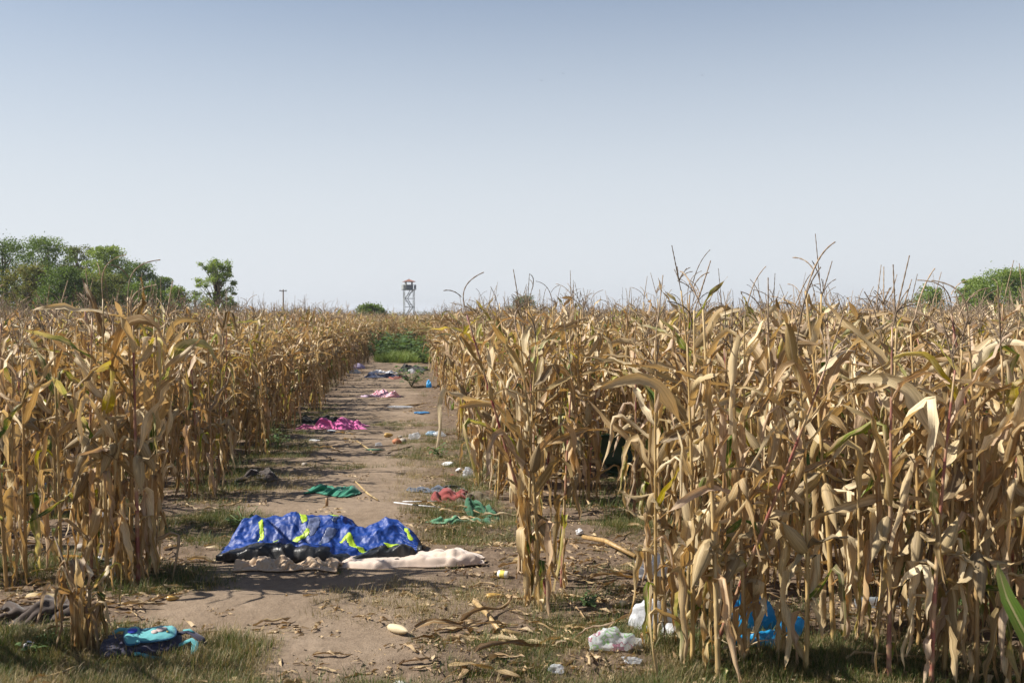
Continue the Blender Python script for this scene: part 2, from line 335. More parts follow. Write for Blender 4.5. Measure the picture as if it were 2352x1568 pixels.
def scatter(name, pts, rot, scl, idx, meshes, kind='stuff'):
    """one object whose vertices carry instances of a few library meshes"""
    lib = bpy.data.collections.new(name + "_library")
    for i, me in enumerate(meshes):
        o = bpy.data.objects.new("%s_%02d" % (name, i), me); lib.objects.link(o)
    me = bpy.data.meshes.new(name); me.from_pydata(np.asarray(pts, float).tolist(), [], [])
    a = me.attributes.new("rot", 'FLOAT_VECTOR', 'POINT'); a.data.foreach_set("vector", np.asarray(rot, float).ravel())
    a = me.attributes.new("scl", 'FLOAT', 'POINT'); a.data.foreach_set("value", np.asarray(scl, float))
    a = me.attributes.new("idx", 'INT', 'POINT'); a.data.foreach_set("value", np.asarray(idx, np.int32))
    o = obj(name, me); tag(o, kind=kind)
    ng = bpy.data.node_groups.new(name + "_nodes", 'GeometryNodeTree')
    ng.interface.new_socket("Geometry", in_out='INPUT', socket_type='NodeSocketGeometry'); ng.interface.new_socket("Geometry", in_out='OUTPUT', socket_type='NodeSocketGeometry')
    gi = ng.nodes.new("NodeGroupInput"); go = ng.nodes.new("NodeGroupOutput"); ip = ng.nodes.new("GeometryNodeInstanceOnPoints"); ci = ng.nodes.new("GeometryNodeCollectionInfo")
    ci.inputs[0].default_value = lib; ci.inputs['Separate Children'].default_value = True; ci.inputs['Reset Children'].default_value = True
    ip.inputs['Pick Instance'].default_value = True
    def at(n, t):
        k = ng.nodes.new("GeometryNodeInputNamedAttribute"); k.data_type = t; k.inputs[0].default_value = n; return k.outputs[0]
    L = ng.links.new
    L(gi.outputs[0], ip.inputs['Points']); L(ci.outputs[0], ip.inputs['Instance']); L(at("idx", 'INT'), ip.inputs['Instance Index'])
    L(at("rot", 'FLOAT_VECTOR'), ip.inputs['Rotation']); L(at("scl", 'FLOAT'), ip.inputs['Scale']); L(ip.outputs[0], go.inputs[0])
    md = o.modifiers.new("scatter", 'NODES'); md.node_group = ng
    return o

# ------------------------------------------------------------------ ground
ys = [-400, -120, -40, -15, -6, -2, 0, 1.5, 2.6, 3.2]
y = 3.6
while y < 1600:
    ys.append(y); y += max(.013, y * (.0042 if y < 13 else .008 if y < 60 else .05))
ys = np.array(ys)
tc_ = np.concatenate([[-60, -20, -8, -4, -2.2, -1.5, -1.2], np.linspace(-1, 1, 430), [1.2, 1.5, 2.2, 4, 8, 20, 60]])
W_ = np.clip(np.abs(ys), 3.4, None) * .6 + .9
XX = tc_[None, :] * W_[:, None]; YY = np.repeat(ys[:, None], len(tc_), 1)
HH = ground_h(XX, YY)
b = MB(); b.add(np.stack([XX.ravel(), YY.ravel(), HH.ravel()], 1), [])
me = bpy.data.meshes.new("ground"); nu, nv = XX.shape
idx = np.arange(nu * nv).reshape(nu, nv)
quads = np.stack([idx[:-1, :-1], idx[:-1, 1:], idx[1:, 1:], idx[1:, :-1]], -1).reshape(-1, 4)
me.vertices.add(nu * nv); me.vertices.foreach_set("co", b.v[0].ravel())
me.loops.add(quads.size); me.loops.foreach_set("vertex_index", quads.ravel().astype(np.int32))
me.polygons.add(len(quads)); me.polygons.foreach_set("loop_start", np.arange(0, quads.size, 4, dtype=np.int32))
me.polygons.foreach_set("use_smooth", np.ones(len(quads), bool))
a = me.attributes.new("path", 'FLOAT', 'POINT'); a.data.foreach_set("value", np.clip(path_mask(XX, YY), 0, 1).ravel())
me.update(calc_edges=True); me.validate(); me.materials.append(M_SOIL)
tag(obj("ground", me), kind='structure')

# ------------------------------------------------------------------ corn library
def leaf_geo(kind, L, W, r, seg=13, nw=5):
    t = np.linspace(0, 1, seg)
    if kind == 'arch':   e0, e1, k, sh = R(r.uniform(40, 68)), R(r.uniform(-60, 10)), r.uniform(.4, .75), r.uniform(4, 14)
    elif kind == 'hang': e0, e1, k, sh = R(r.uniform(25, 70)), R(r.uniform(-92, -80)), r.uniform(.03, .13), r.uniform(30, 60)
    elif kind == 'flat': e0, e1, k, sh = R(r.uniform(10, 50)), R(r.uniform(-35, 20)), r.uniform(.3, .7), r.uniform(4, 14)
    elif kind == 'kink': e0, e1, k, sh = R(r.uniform(35, 72)), R(r.uniform(-92, -62)), r.uniform(.14, .5), r.uniform(30, 60)
    elif kind == 'up':   e0, e1, k, sh = R(r.uniform(45, 80)), R(r.uniform(15, 70)), r.uniform(.4, .7), r.uniform(3, 20)
    else:                e0, e1, k, sh = R(6), R(-6), .5, 3
    e = e1 + (e0 - e1) / (1 + np.exp(sh * (t - k)))
    az = r.uniform(-.5, .5) * t + np.cumsum(np.array([r.gauss(0, .10) for _ in t]))
    if kind == 'lie': e = np.array([.32 * math.sin(6.3 * q * r.uniform(.8, 2.2) + 1) for q in t]); az = r.uniform(-.9, .9) * t
    e = e + np.array([r.gauss(0, .13) for _ in t])
    d = np.stack([np.cos(e) * np.cos(az), np.cos(e) * np.sin(az), np.sin(e)], 1); ds = L / (seg - 1)
    p = np.zeros((seg, 3)); p[1:] = np.cumsum(d[:-1] * ds, 0)
    tw = r.uniform(-1, 1) * (6.0 if kind in ('hang', 'lie', 'kink') else 3.2) * t ** 1.2 + .7 * np.sin(t * r.uniform(4, 13) + r.uniform(0, 6))
    width = W * .5 * np.clip(t * 9 + .42, 0, 1) * (1 - t ** 2.6) ** .9 + .0012
    width = width * (1 + .14 * np.array([r.gauss(0, 1) for _ in t]) * (t > .1))
    curl = r.choice([.4, .8, 1.3, 2.0, 2.8]); side = np.stack([-np.sin(az), np.cos(az), np.zeros(seg)], 1); V = []; UV = []
    ph = r.uniform(0, 6); rf = r.uniform(9, 20)
    for i in range(seg):
        T = d[i]; s0 = side[i]; n0 = np.cross(T, s0)
        s = s0 * math.cos(tw[i]) + n0 * math.sin(tw[i]); n = np.cross(T, s)
        for j in range(nw):
            q = (j / (nw - 1)) * 2 - 1; ang = q * curl * .8
            rr = width[i] / max(curl * .8, .2)
            off = s * (math.sin(ang) * rr) + n * ((1 - math.cos(ang)) * rr + abs(q) * width[i] * .15 + (.010 * abs(q)) * math.sin(rf * t[i] + ph + (q > 0) * 2) + (r.gauss(0, .0035) if abs(q) > .9 else 0))
            V.append(p[i] + off); UV.append((j / (nw - 1), t[i]))
    F = grid_faces(seg, nw)
    if kind == 'lie':
        V = np.array(V); V[:, 2] -= np.percentile(V[:, 2], 22); V[:, 2] *= .75
    return np.array(V), F, np.array(UV)
KINDS = ['arch'] * 6 + ['hang'] * 13 + ['flat'] * 8 + ['kink'] * 10 + ['up'] * 9
LEAF = []
for i, k in enumerate(KINDS):
    L = rnd.uniform(.52, .8) * (.85 if k == 'hang' else .8 if k == 'up' else .95); g = leaf_geo(k, L, rnd.choice([.034, .044, .054, .064, .075]), rnd)
    me = MB().add(*g).mesh("leaf", [M_DRY]); LEAF.append((k, g, me, g[0][:, 2].min()))
BYK = {k: [i for i, l in enumerate(LEAF) if l[0] == k] for k in set(KINDS)}
def tassel_geo(r):
    b = MB(); h = r.uniform(.24, .36); lean = (r.uniform(-.08, .08), r.uniform(-.08, .08)); pts = []; rad = []
    n = 16
    cv = r.choice([0, 0, .06, .16]); ca = r.uniform(0, 6.28)
    for i in range(n):
        t = i / (n - 1); pts.append((lean[0] * t + math.cos(ca) * cv * t ** 3, lean[1] * t + math.sin(ca) * cv * t ** 3, h * t * (1 - .4 * cv * t * t * 4))); rad.append((.0026 if t < .3 else (.0052 if i % 2 else .0034)) * (1.1 - .5 * t))
    b.add(*tube(pts, rad, 4, False))
    for k in range(r.choice([0, 1, 2, 3, 4, 6])):
        z0 = r.uniform(.12, .42) * h; a = r.uniform(0, 6.28); l = r.uniform(.09, .2); el = r.uniform(.8, 1.4); drop = r.uniform(.0, 1.2); q = []; rr = []; p = np.array([lean[0] * z0 / h, lean[1] * z0 / h, z0]); m = 9
        for i in range(m):
            q.append(p.copy()); rr.append(.0036 if i % 2 else .002); e = el - drop * i / m
            p = p + np.array([math.cos(a) * math.cos(e), math.sin(a) * math.cos(e), math.sin(e)]) * l / m
        b.add(*tube(q, rr, 3, False))
    return b
TASSEL = [tassel_geo(rnd) for _ in range(9)]; TASSEL_ME = [t.mesh("tassel", [M_TASSEL]) for t in TASSEL]
def lathe(prof, n=10, wob=0, r=rnd):
    V = []; UV = []; K = len(prof)
    for i, (rad, z) in enumerate(prof):
        for j in range(n):
            a = 2 * math.pi * j / n; q = rad * (1 + r.uniform(-wob, wob)); V.append((q * math.cos(a), q * math.sin(a), z)); UV.append((j / n, i / (K - 1)))
    F = [(i * n + j, i * n + (j + 1) % n, (i + 1) * n + (j + 1) % n, (i + 1) * n + j) for i in range(K - 1) for j in range(n)] + [tuple(range(n))[::-1], tuple((K - 1) * n + j for j in range(n))]
    return V, F, UV
def ear_geo(r):
    b = MB(); L = r.uniform(.19, .25); w_ = r.uniform(.026, .034)
    prof = [(.006, 0), (w_ * .75, L * .08), (w_ * 1.02, L * .25), (w_, L * .45), (w_ * .8, L * .65), (w_ * .5, L * .82), (w_ * .2, L * .95), (.002, L * 1.06)]
    b.add(*lathe(prof, 10, .1, r), 0, r.random() + .01)
    for k in range(r.choice([1, 2, 3])):
        V, F, UV = leaf_geo('up' if r.random() < .6 else 'flat', L * r.uniform(.7, 1.15), .045, r, 8, 4)
        a = r.uniform(0, 6.28); M = np.array(Matrix.Rotation(a, 3, 'Z')); b.add(V @ M.T + np.array([math.cos(a) * .012, math.sin(a) * .012, L * .05]), F, UV, 0, r.random() + .01)
    return b
EAR = [ear_geo(rnd) for _ in range(5)]; EAR_ME = [e.mesh("ear", [M_HUSK]) for e in EAR]

def make_spec(r):
    H = r.uniform(1.38, 1.60); bend = (r.gauss(0, .05), r.gauss(0, .05))
    def c(z): t = z / H; return np.array([bend[0] * t * t, bend[1] * t * t, z])
    nodes = []; z = .06
    while z < H - .02: nodes.append(z); z += r.uniform(.072, .115)
    pts = []; rad = []
    zs = sorted(set([0.0] + [q + d for q in nodes for d in (-.012, 0, .012)] + [H]))
    topz = H + r.uniform(.06, .15)
    for q in zs + [topz]:
        pts.append(c(q)); base = .0125 * (1 - .62 * q / topz); near = min(abs(q - n_) for n_ in nodes)
        rad.append(max(.003, base * (1.22 if near < .003 else 1.0)))
    s = {'H': H, 'stalk': tube(pts, rad, 7), 'leaves': [], 'ears': [], 'top': c(topz), 'c': c}
    az = r.uniform(0, 6.28)
    for k, z in enumerate(nodes):
        t = z / H; az += math.pi + r.gauss(0, .35)
        if t < .12 and r.random() < .1: continue
        if t < .5: kind = 'hang' if r.random() < .86 else 'kink'
        elif t < .78: kind = r.choice(['hang', 'hang', 'kink', 'kink', 'up', 'up', 'flat', 'arch'])
        else: kind = r.choice(['arch', 'flat', 'flat', 'up', 'up', 'up', 'kink', 'kink'])
        li = r.choice(BYK[kind]); sc = r.uniform(.78, 1.1) * (1.0 if t < .8 else .8)
        mn = -LEAF[li][3]
        if mn * sc > z - .0: sc = max(.42, (z + .01) / mn)
        s['leaves'].append((li, z, az, sc, r.gauss(0, .12)))
    for _ in range(r.choice([0, 1, 1, 1, 2])):
        z = r.uniform(.55, 1.0); up = r.random() < .45
        s['ears'].append((r.randrange(5), z, r.uniform(0, 6.28), R(r.uniform(15, 60)) if up else R(r.uniform(120, 165))))
    s['tas'] = r.randrange(9) if r.random() < .9 else None
    s['me'] = MB().add(*s['stalk']).mesh("stalk", [M_STALK])
    return s
SPECS = [make_spec(rnd) for _ in range(26)]
def leaf_M(s, lf):
    li, z, az, sc, tl = lf; c_ = s['c'](z) + np.array([math.cos(az), math.sin(az), 0]) * .009
    return Matrix.Translation(Vector(c_)) @ Matrix.Rotation(az, 4, 'Z') @ Matrix.Rotation(tl, 4, 'X') @ Matrix.Scale(sc, 4)
def ear_M(s, e):
    i, z, az, tl = e; c_ = s['c'](z) + np.array([math.cos(az), math.sin(az), 0]) * .016
    return Matrix.Translation(Vector(c_)) @ Matrix.Rotation(az, 4, 'Z') @ Matrix.Rotation(tl, 4, 'Y')
def xf(V, M): M = np.array(M); return np.asarray(V) @ M[:3, :3].T + M[:3, 3]
def joined(s, r):
    b = MB(); b.add(*s['stalk'], 1 if r.random() < .85 else 3, r.random() + .001)
    for lf in s['leaves']:
        V, F, UV = LEAF[lf[0]][1]; b.add(xf(V, leaf_M(s, lf)), F, UV, 2 if r.random() < .09 else 0, r.random() + .001)
    for e in s['ears']:
        g = EAR[e[0]]; b.add(xf(np.concatenate(g.v), ear_M(s, e)), g.f, np.concatenate(g.uv), 4, r.random() + .001)
    if s['tas'] is not None:
        g = TASSEL[s['tas']]; b.add(np.concatenate(g.v) + s['top'] - [0, 0, .01], g.f, None, 5, r.random() + .001)
    return b.mesh("corn_mass", [M_DRY, M_STALK, M_GREEN, M_STALKP, M_HUSK, M_TASSEL])

# positions: rows run across the view, 0.75 m apart
def in_view(x, y, m=.35): return abs(x) < .514 * y + m and y > 3.5
plants = []       # x, y, height factor
BARE = [(.78, 6.9, .62, 1.15), (.45, 7.0, .55, 1.0), (.6, 8.3, .35, .5), (-3.3, 7.2, 1.0, .45), (-2.9, 8.6, .8, .5), (-1.95, 5.5, 1.2, .4), (-3.2, 5.5, .8, .45), (-2.7, 8.2, .35, .6), (.95, 9.2, .16, .8), (1.1, 10.3, .24, .7), (1.40, 5.0, .46, .52)]
row = 0; yr = 2.47
while yr < 150:
    xs = -(.56 * yr + 6.5)
    step0 = .158 if yr < 50 else .26
    while xs < .56 * yr + 2.5:
        xs += step0 * rnd.uniform(.7, 1.35)
        yy = yr + rnd.gauss(0, .05) - .05 * xs * (1 if yr < 20 else 0)
        lft = xs < edgeL(yy) + .22 * math.sin(yy * 2.1) + .15 * math.sin(yy * 5.3); rgt = xs > edgeR(yy) + .14 * math.sin(yy * 1.7)
        if not (lft or rgt):
            if yy < 47: continue
            if rnd.random() < .25: continue
        if any(((xs - a) / c_) ** 2 + ((yy - b_) / d_) ** 2 < 1 for a, b_, c_, d_ in BARE): continue
        if yy < 4.5 and xs > -.514 * yy - .45: continue
        if rgt and yy < 5.9 and xs < .95: continue
        if lft and yy < 6.1 and xs > -.514 * yy - .3: continue
        if lft and yy < 9.6 and rnd.random() < (.68 if yy < 8 else .5): continue
        if rnd.random() < .04: continue
        plants.append((xs, yy, row, rnd.gauss(1.03, .06) + .10 * float(fbm(np.array([xs * .15]), np.array([yy * .15]), 2)[0])))
    row += 1; yr += .75 if yr < 50 else 1.0
near = [p for p in plants if in_view(*p[:2], .3)]; near.sort(key=lambda p: p[1]); near = near[:272]
nearset = set(near); far = [p for p in plants if p not in nearset]
used = {}; proto = {}
ORD = ['first', 'second', 'third', 'fourth', 'fifth', 'sixth', 'seventh', 'eighth', 'ninth', 'tenth', 'eleventh', 'twelfth', 'thirteenth', 'fourteenth', 'fifteenth', 'sixteenth', 'seventeenth', 'eighteenth', 'nineteenth', 'twentieth']
ORD += ['twenty-' + q for q in ORD[:9]] + ['thirtieth'] + ['thirty-' + q for q in ORD[:9]]
def add_part(name, me, root, M, mat=None):
    key = (name, me.name)
    if key in proto:
        o = proto[key].copy(); COL.objects.link(o)
    else:
        o = bpy.data.objects.new(name, me); COL.objects.link(o); proto[key] = o
    o.parent = root; o.matrix_parent_inverse = Matrix.Identity(4); o.matrix_basis = M
    sl = o.material_slots[0]
    if mat is not None: sl.link = 'OBJECT'; sl.material = mat
    else: sl.link = 'DATA'
    return o
def plant(x, y, sc, label, group, spec=None, tilt=(0, 0), pg=.12, tassel=None, rz=None, green=None, ear=None):
    s = SPECS[spec if spec is not None else rnd.randrange(len(SPECS))]
    root = thing("corn_plant", (x, y, gh(x, y) - .01), label, "corn plant", group)
    lean_ = .14 if rnd.random() < .13 else .035
    root.rotation_euler = Euler((tilt[0] + rnd.gauss(0, lean_), tilt[1] + rnd.gauss(0, lean_), rz if rz is not None else rnd.uniform(0, 6.28)))
    root.scale = (sc,) * 3
    ngreen = 0
    add_part("stalk", s['me'], root, Matrix.Identity(4), M_STALKP if rnd.random() < .22 else None)
    for k, lf in enumerate(s['leaves']):
        g = rnd.random() < pg; ngreen += g
        add_part("leaf", LEAF[lf[0]][2], root, leaf_M(s, lf), M_GREEN if g else None)
    for e in s['ears']: add_part("ear", EAR_ME[e[0]], root, ear_M(s, e))
    ti = s['tas'] if tassel is None else tassel
    if ti is not None and ti >= 0: add_part("tassel", TASSEL_ME[ti], root, Matrix.Translation(Vector(s['top']) - Vector((0, 0, .01))) @ Matrix.Scale(1.0 if tassel is None else 1.1, 4))
    return root, s, ngreen
near.sort(key=lambda p: (p[2], p[0] > edgeR(p[1]), p[0] if p[0] > edgeR(p[1]) else -p[0]))
cnt = {}; rows_ = {}
for (x, y, rw, sc) in near:
    rside = x > edgeR(y); sidew = "blue bag" if rside else "tree line"
    k = rows_.setdefault(rside, []); k.append(rw) if rw not in k else None
    q = cnt[(rside, rw)] = cnt.get((rside, rw), -1) + 1
    o, s, ng = plant(x, y, sc, None, None)
    o['label'] = "%s corn plant with %s, %s, %s row, %s from path, %s side" % ("tall" if sc > 1.04 else "short" if sc < .95 else "dry", "hanging ear" if s['ears'] else "no ear",
        "green leaf" if ng else "dead leaves", ORD[k.index(rw)], ORD[q], sidew)
    o['group'] = "corn plants standing in rows on the %s side of the path" % sidew
# plants one can point to in the photograph
HERO = [
 (300, 1335, 1.2, "tall dry corn plant in the lone clump beside the path, two tall tassels", 2, 'clump'),
 (318, 1345, 1.14, "dry corn plant at the heart of the lone clump, bronze leaves hanging to its foot", 1, 'clump'),
 (338, 1330, 1.02, "reddish stalked corn plant on the path side of the lone clump", 3, 'clump'),
 (355, 1318, .95, "shorter corn plant of the lone clump with a pale ear on the path side", 4, 'clump'),
 (288, 1320, .98, "corn plant on the outer side of the lone clump away from the path", 5, 'clump'),
 (1215, 1400, .93, "leaning corn plant at the path corner of the field, leaves swept to the ground", 6, 'corner'),
 (1240, 1412, 1.0, "corn plant at the path corner with a dark red bare foot", 7, 'corner'),
 (1262, 1385, 1.04, "corn plant behind the red footed one at the path corner, dense hanging leaves", 8, 'corner'),
 (1195, 1330, 1.0, "corn plant nearest the cream blanket at the path corner of the field", 9, 'corner'),
 (1290, 1350, .9, "corn plant at the path corner, on the side of the bare soil", 10, 'corner'),
 (1505, 1500, .86, "corn plant in front of the torn white bag, dark stained foot", 11, 'front'),
 (1530, 1450, .95, "corn plant rising between the two white bags", 12, 'front'),
 (1590, 1530, 1.0, "corn plant beside the torn white bag with one yellow leaf", 13, 'front'),
 (1640, 1500, .97, "corn plant between the white bags and the blue bag", 14, 'front'),
 (1712, 1530, 1.0, "corn plant standing in front of the blue bag", 15, 'front'),
 (1800, 1520, .92, "corn plant in front of the blue bag, long grey dead leaf", 16, 'front'),
 (1850, 1545, 1.05, "corn plant just past the blue bag leaning towards the grass", 17, 'front'),
 (1915, 1480, 1.15, "tallest corn plant past the blue bag with a long upright green leaf", 18, 'front'),
 (2010, 1500, 1.0, "corn plant in front of the clear bottles", 19, 'front'),
 (2110, 1490, 1.03, "corn plant in the front row past the clear bottles", 20, 'front'),
 (60, 1330, 1.0, "corn plant beside the dropped yellow cob, dark purple stalk", 21, 'leftrow'),
 (140, 1310, 1.02, "corn plant with green hanging leaves behind the dropped yellow cob", 22, 'leftrow'),
 (200, 1290, 1.0, "corn plant with dark reddish stalk behind the field stone", 23, 'leftrow'),
 (15, 1350, 1.04, "outermost corn plant of the row behind the black clothes", 24, 'leftrow'),
]
for (px, py, sc, lab, sp, gp) in HERO:
    x, y = P(px, py)
    plant(x, y, sc, lab, {'clump': "corn plants of the lone clump", 'corner': "corn plants at the path corner of the field", 'front': "corn plants in the front row by the bags", 'leftrow': "corn plants in the row behind the black clothes"}[gp], sp, pg=.16 if gp == 'leftrow' else .09, tassel=rnd.randrange(9))
FI = np.array([rnd.randrange(len(SPECS)) for _ in far])
fx = np.array([p[0] for p in far]); fy = np.array([p[1] for p in far])
JM = [joined(s, rnd) for s in SPECS]
scatter("corn_field_mass", np.stack([fx, fy, ground_h(fx, fy) - .01], 1), np.stack([nr.normal(0, .05, len(far)), nr.normal(0, .05, len(far)), nr.uniform(0, 6.28, len(far))], 1),
        np.array([p[3] for p in far]), FI, JM)
print("corn near", len(near), "far", len(far))

# ------------------------------------------------------------------ grass
def tuft(r, n, h0, h1, spread, wd, mi=0):
    b = MB()
    for _ in range(n):
        a = r.uniform(0, 6.28); q = spread * math.sqrt(r.random()); p = np.array([math.cos(a) * q, math.sin(a) * q, -.004]); h = r.uniform(h0, h1); el = r.uniform(.55, 1.5); aa = a + r.gauss(0, 1.0); dr = r.uniform(.3, 1.9); K = 4
        P_ = []; s = np.array([-math.sin(aa), math.cos(aa), 0]); V = []; w0 = wd * r.uniform(.7, 1.3)
        for i in range(K):
            ww = w0 * (1 - i / (K - .6)); V += [p - s * ww, p + s * ww]; e = el - dr * (i / K) ** 1.3
            p = p + np.array([math.cos(aa) * math.cos(e), math.sin(aa) * math.cos(e), math.sin(e)]) * h / (K - 1)
        b.add(V, [(2 * i, 2 * i + 1, 2 * i + 3, 2 * i + 2) for i in range(K - 1)], None, mi, r.random() + .001)
    return b
GT = [tuft(rnd, 42, .03, .10, .085, .0016).mesh("tuft", [M_GRASS]) for _ in range(6)]
DT = [tuft(rnd, 34, .02, .07, .09, .0014).mesh("tuft", [M_DRYG]) for _ in range(4)]
ST = [tuft(rnd, 26, .015, .045, .06, .0016).mesh("tuft", [M_GRASS]) for _ in range(4)]
TT = [tuft(rnd, 34, .10, .30, .09, .0024).mesh("tuft", [M_GRASS]) for _ in range(4)]
def blob(X, Y, cx, cy, rx, ry): return np.clip(1.25 - ((X - cx) / rx) ** 2 - ((Y - cy) / ry) ** 2, 0, 1)
def gmask(X, Y):
    n = fbm(X * 1.1, Y * 1.1, 3)
    m = np.zeros_like(X)
    m = np.maximum(m, (1 - smooth(4.75, 5.15, Y + n * .8)) * (X > .05) * .95)
    m = np.maximum(m, (1 - smooth(4.9, 5.25, Y + n * .8)) * (.95 - .6 * smooth(-2.0, -1.7, X)) * (X < -1.25))
    m = np.maximum(m, (1 - smooth(4.45, 4.62, Y)) * .5)
    for q, s in (((-2.45, 7.9, .55, .85), .95), ((-2.25, 6.3, .45, .35), .7), ((-3.3, 6.8, .8, .5), .5), ((-3.0, 12.5, .6, 1.6), .8), ((-2.9, 10.2, .5, 1.2), .55), ((-3.4, 15.2, .7, 2.8), 1), ((-3.2, 11.5, .5, 1.2), .8), ((-2.0, 11.15, .55, .14), .9), ((-1.75, 15.8, .55, .7), .9),
                 ((-.25, 7.75, .4, .5), .85), ((-.2, 5.85, .45, .35), .28), ((.35, 5.6, .5, .35), .45), ((.9, 5.1, 1.0, .35), .8), ((2.2, 5.0, 1.2, .35), .8), ((-.5, 10.5, .4, 1.8), .8), ((-.9, 12.6, .4, 1.5), .6), ((-.15, 8.6, .45, .8), .6), ((1.0, 8.3, .8, .7), .8), ((1.6, 10, .9, .9), .6), ((-1.2, 13.5, .35, 2.2), .6), ((-4.6, 22, .5, 4), .9), ((-2.4, 30, .4, 4), .7), ((-4.2, 41, 1.3, 4), 1.4),
                 ((3.1, 6.4, 1.0, .5), .5), ((2.3, 8.6, 1.0, .5), .6), ((-4.5, 9, 1.2, 1.2), .6)):
        m = np.maximum(m, blob(X, Y, *q) * s)
    wn = np.clip(fbm(X * .7 + 40, Y * .7 + 8, 3) * 2.6 - .05, 0, 1)
    m = np.maximum(m, wn * .85 * (1 - np.clip(path_mask(X, Y), 0, 1)))
    return m * np.clip(.7 + fbm(X * 2.3 + 5, Y * 2.3, 3) * 4.5, 0, 1) * (1 - np.clip(blob(X, Y, -1.88, 5.12, .26, .17) * 1.5, 0, 1))
def sample(n, y0, y1, fn, pw=1.0):
    u = nr.rand(n); Y = y0 * (y1 / y0) ** u; X = (nr.rand(n) * 2 - 1) * (.54 * Y + .4)
    m = fn(X, Y); k = nr.rand(n) < m; return X[k], Y[k]
def put(name, X, Y, meshes, s0, s1, dz=0, tilt=.15, rz=None):
    n = len(X); return scatter(name, np.stack([X, Y, ground_h(X, Y) + dz], 1), np.stack([nr.normal(0, tilt, n), nr.normal(0, tilt, n), nr.uniform(0, 6.28, n) if rz is None else rz], 1), nr.uniform(s0, s1, n), nr.randint(0, len(meshes), n), meshes)
X, Y = sample(56000, 4.0, 40, lambda X, Y: gmask(X, Y)); put("green_grass", X, Y, GT, .55, 1.15)
X, Y = sample(26000, 4.0, 24, lambda X, Y: gmask(X, Y) * 1.0 + .55 * blob(X, Y, -.45, 5.9, .75, .5) + .8 * blob(X, Y, -2.6, 10.2, .6, 1.3) + .95 * blob(X, Y, -.7, 11.5, .6, 3.0) + .8 * blob(X, Y, -.35, 8.2, .5, 1.0)); put("dry_grass", X, Y, DT, .6, 1.2)
X, Y = sample(9000, 4.0, 5.4, lambda X, Y: (1 - smooth(4.95, 5.2, Y + fbm(X * 2, Y * 2, 2) * .6)) * ((X < -1.2) * .6 + (X > .1) * .22)); put('dry_thatch', X, Y, DT, .6, 1.3)
X, Y = sample(12000, 4.0, 34, lambda X, Y: .12 * (1 - np.clip(path_mask(X, Y), 0, 1)) + .012 + .8 * blob(X, Y, -2.0, 11.15, .6, .13)); put("ground_sprouts", X, Y, ST, .6, 1.3)
X, Y = sample(3000, 6.5, 60, lambda X, Y: .85 * blob(X, Y, -4.2, 41, 1.6, 4.5) + .9 * blob(X, Y, -3.45, 15.2, .6, 2.5) + .7 * blob(X, Y, -4.4, 22, .5, 4) + .5 * blob(X, Y, -2.95, 10.4, .35, 1.2) + .45 * blob(X, Y, -.35, 10.2, .3, 2) + .5 * blob(X, Y, -2.6, 8.1, .35, .5) + .5 * blob(X, Y, 1.1, 8.6, .7, .6)); put("tall_grass", X, Y, TT, .6, 1.1)

LG = [tuft(rnd, 34, .2, .55, .15, .006).mesh("tuft", [grass_mat("grass_lime", [(0, (.14, .21, .05)), (.6, (.20, .27, .07)), (1, (.26, .28, .10))])]) for _ in range(3)]
t_ = nr.rand(900) * 6.28; q_ = np.sqrt(nr.rand(900)); put("path_end_grass", -3.95 + 1.35 * q_ * np.cos(t_), 39.2 + 2.6 * q_ * np.sin(t_), LG, .5, 1.0)

# ------------------------------------------------------------------ leaf litter, clods, twigs
LIE = [leaf_geo('lie', rnd.uniform(.16, .42), rnd.uniform(.03, .06), rnd, 9, 4) for _ in range(10)]
LIE_ME = [MB().add(*g).mesh("fallen_leaf", [M_LITTER]) for g in LIE]
def lmask(X, Y):
    p = np.clip(path_mask(X, Y), 0, 1); rowd = .5 + .5 * np.cos((Y + .05 * X - 4.72) * 2 * np.pi / .75)
    return (1 - p) * (.22 + .5 * rowd) * (1 - .35 * (Y < 4.75)) + .012 + .8 * blob(X, Y, .5, 6.2, .6, .3) + .6 * blob(X, Y, .1, 5.1, .5, .35) + .6 * blob(X, Y, .75, 7.2, .5, .2) + .5 * blob(X, Y, -.55, 8.1, .35, .5)
X, Y = sample(4200, 4.1, 40, lmask); n = len(X); put("leaf_litter", X, Y, LIE_ME, .45, 1.1, .004, .1, np.where(nr.rand(n) < .6, nr.normal(0, .5, n), nr.uniform(0, 6.28, n)))
def shred(r):
    b = MB()
    for _ in range(9):
        V, F, UV = leaf_geo('lie', r.uniform(.03, .11), r.uniform(.004, .016), r, 4, 2); a = r.uniform(0, 6.28); b.add(V @ np.array(Matrix.Rotation(a, 3, 'Z')).T + [r.gauss(0, .09), r.gauss(0, .06), .002], F, UV, 0, r.random() + .001)
    return b.mesh("shred", [M_LITTER])
SH = [shred(rnd) for _ in range(5)]
X, Y = sample(5200, 4.1, 34, lambda X, Y: .10 + .45 * (1 - np.clip(path_mask(X, Y), 0, 1)) + .5 * blob(X, Y, -.6, 9, .5, 3)); put("plant_debris", X, Y, SH, .5, 1.1, .003, .05)
def rock_geo(r, s=1, sub=2):
    import bmesh
    bm = bmesh.new(); bmesh.ops.create_icosphere(bm, subdivisions=sub, radius=s); ox = r.uniform(0, 99)
    V = np.array([v.co[:] for v in bm.verts]); F = [tuple(v.index for v in f.verts) for f in bm.faces]; bm.free()
    d = 1 + .55 * fbm(V[:, 0] / s * .9 + ox, V[:, 1] / s * .9 + V[:, 2] / s * .7, 3); V = V * d[:, None] * np.array([r.uniform(.8, 1.2), r.uniform(.7, 1), r.uniform(.5, .75)]); return V, F, None
M_CLOD = flat_mat("clod", (.2, .15, .105), .95, .3, 40, rand=.25, bstr=.8)
CL = [MB().add(*rock_geo(rnd, 1, 1)).mesh("clod", [M_CLOD]) for _ in range(4)]
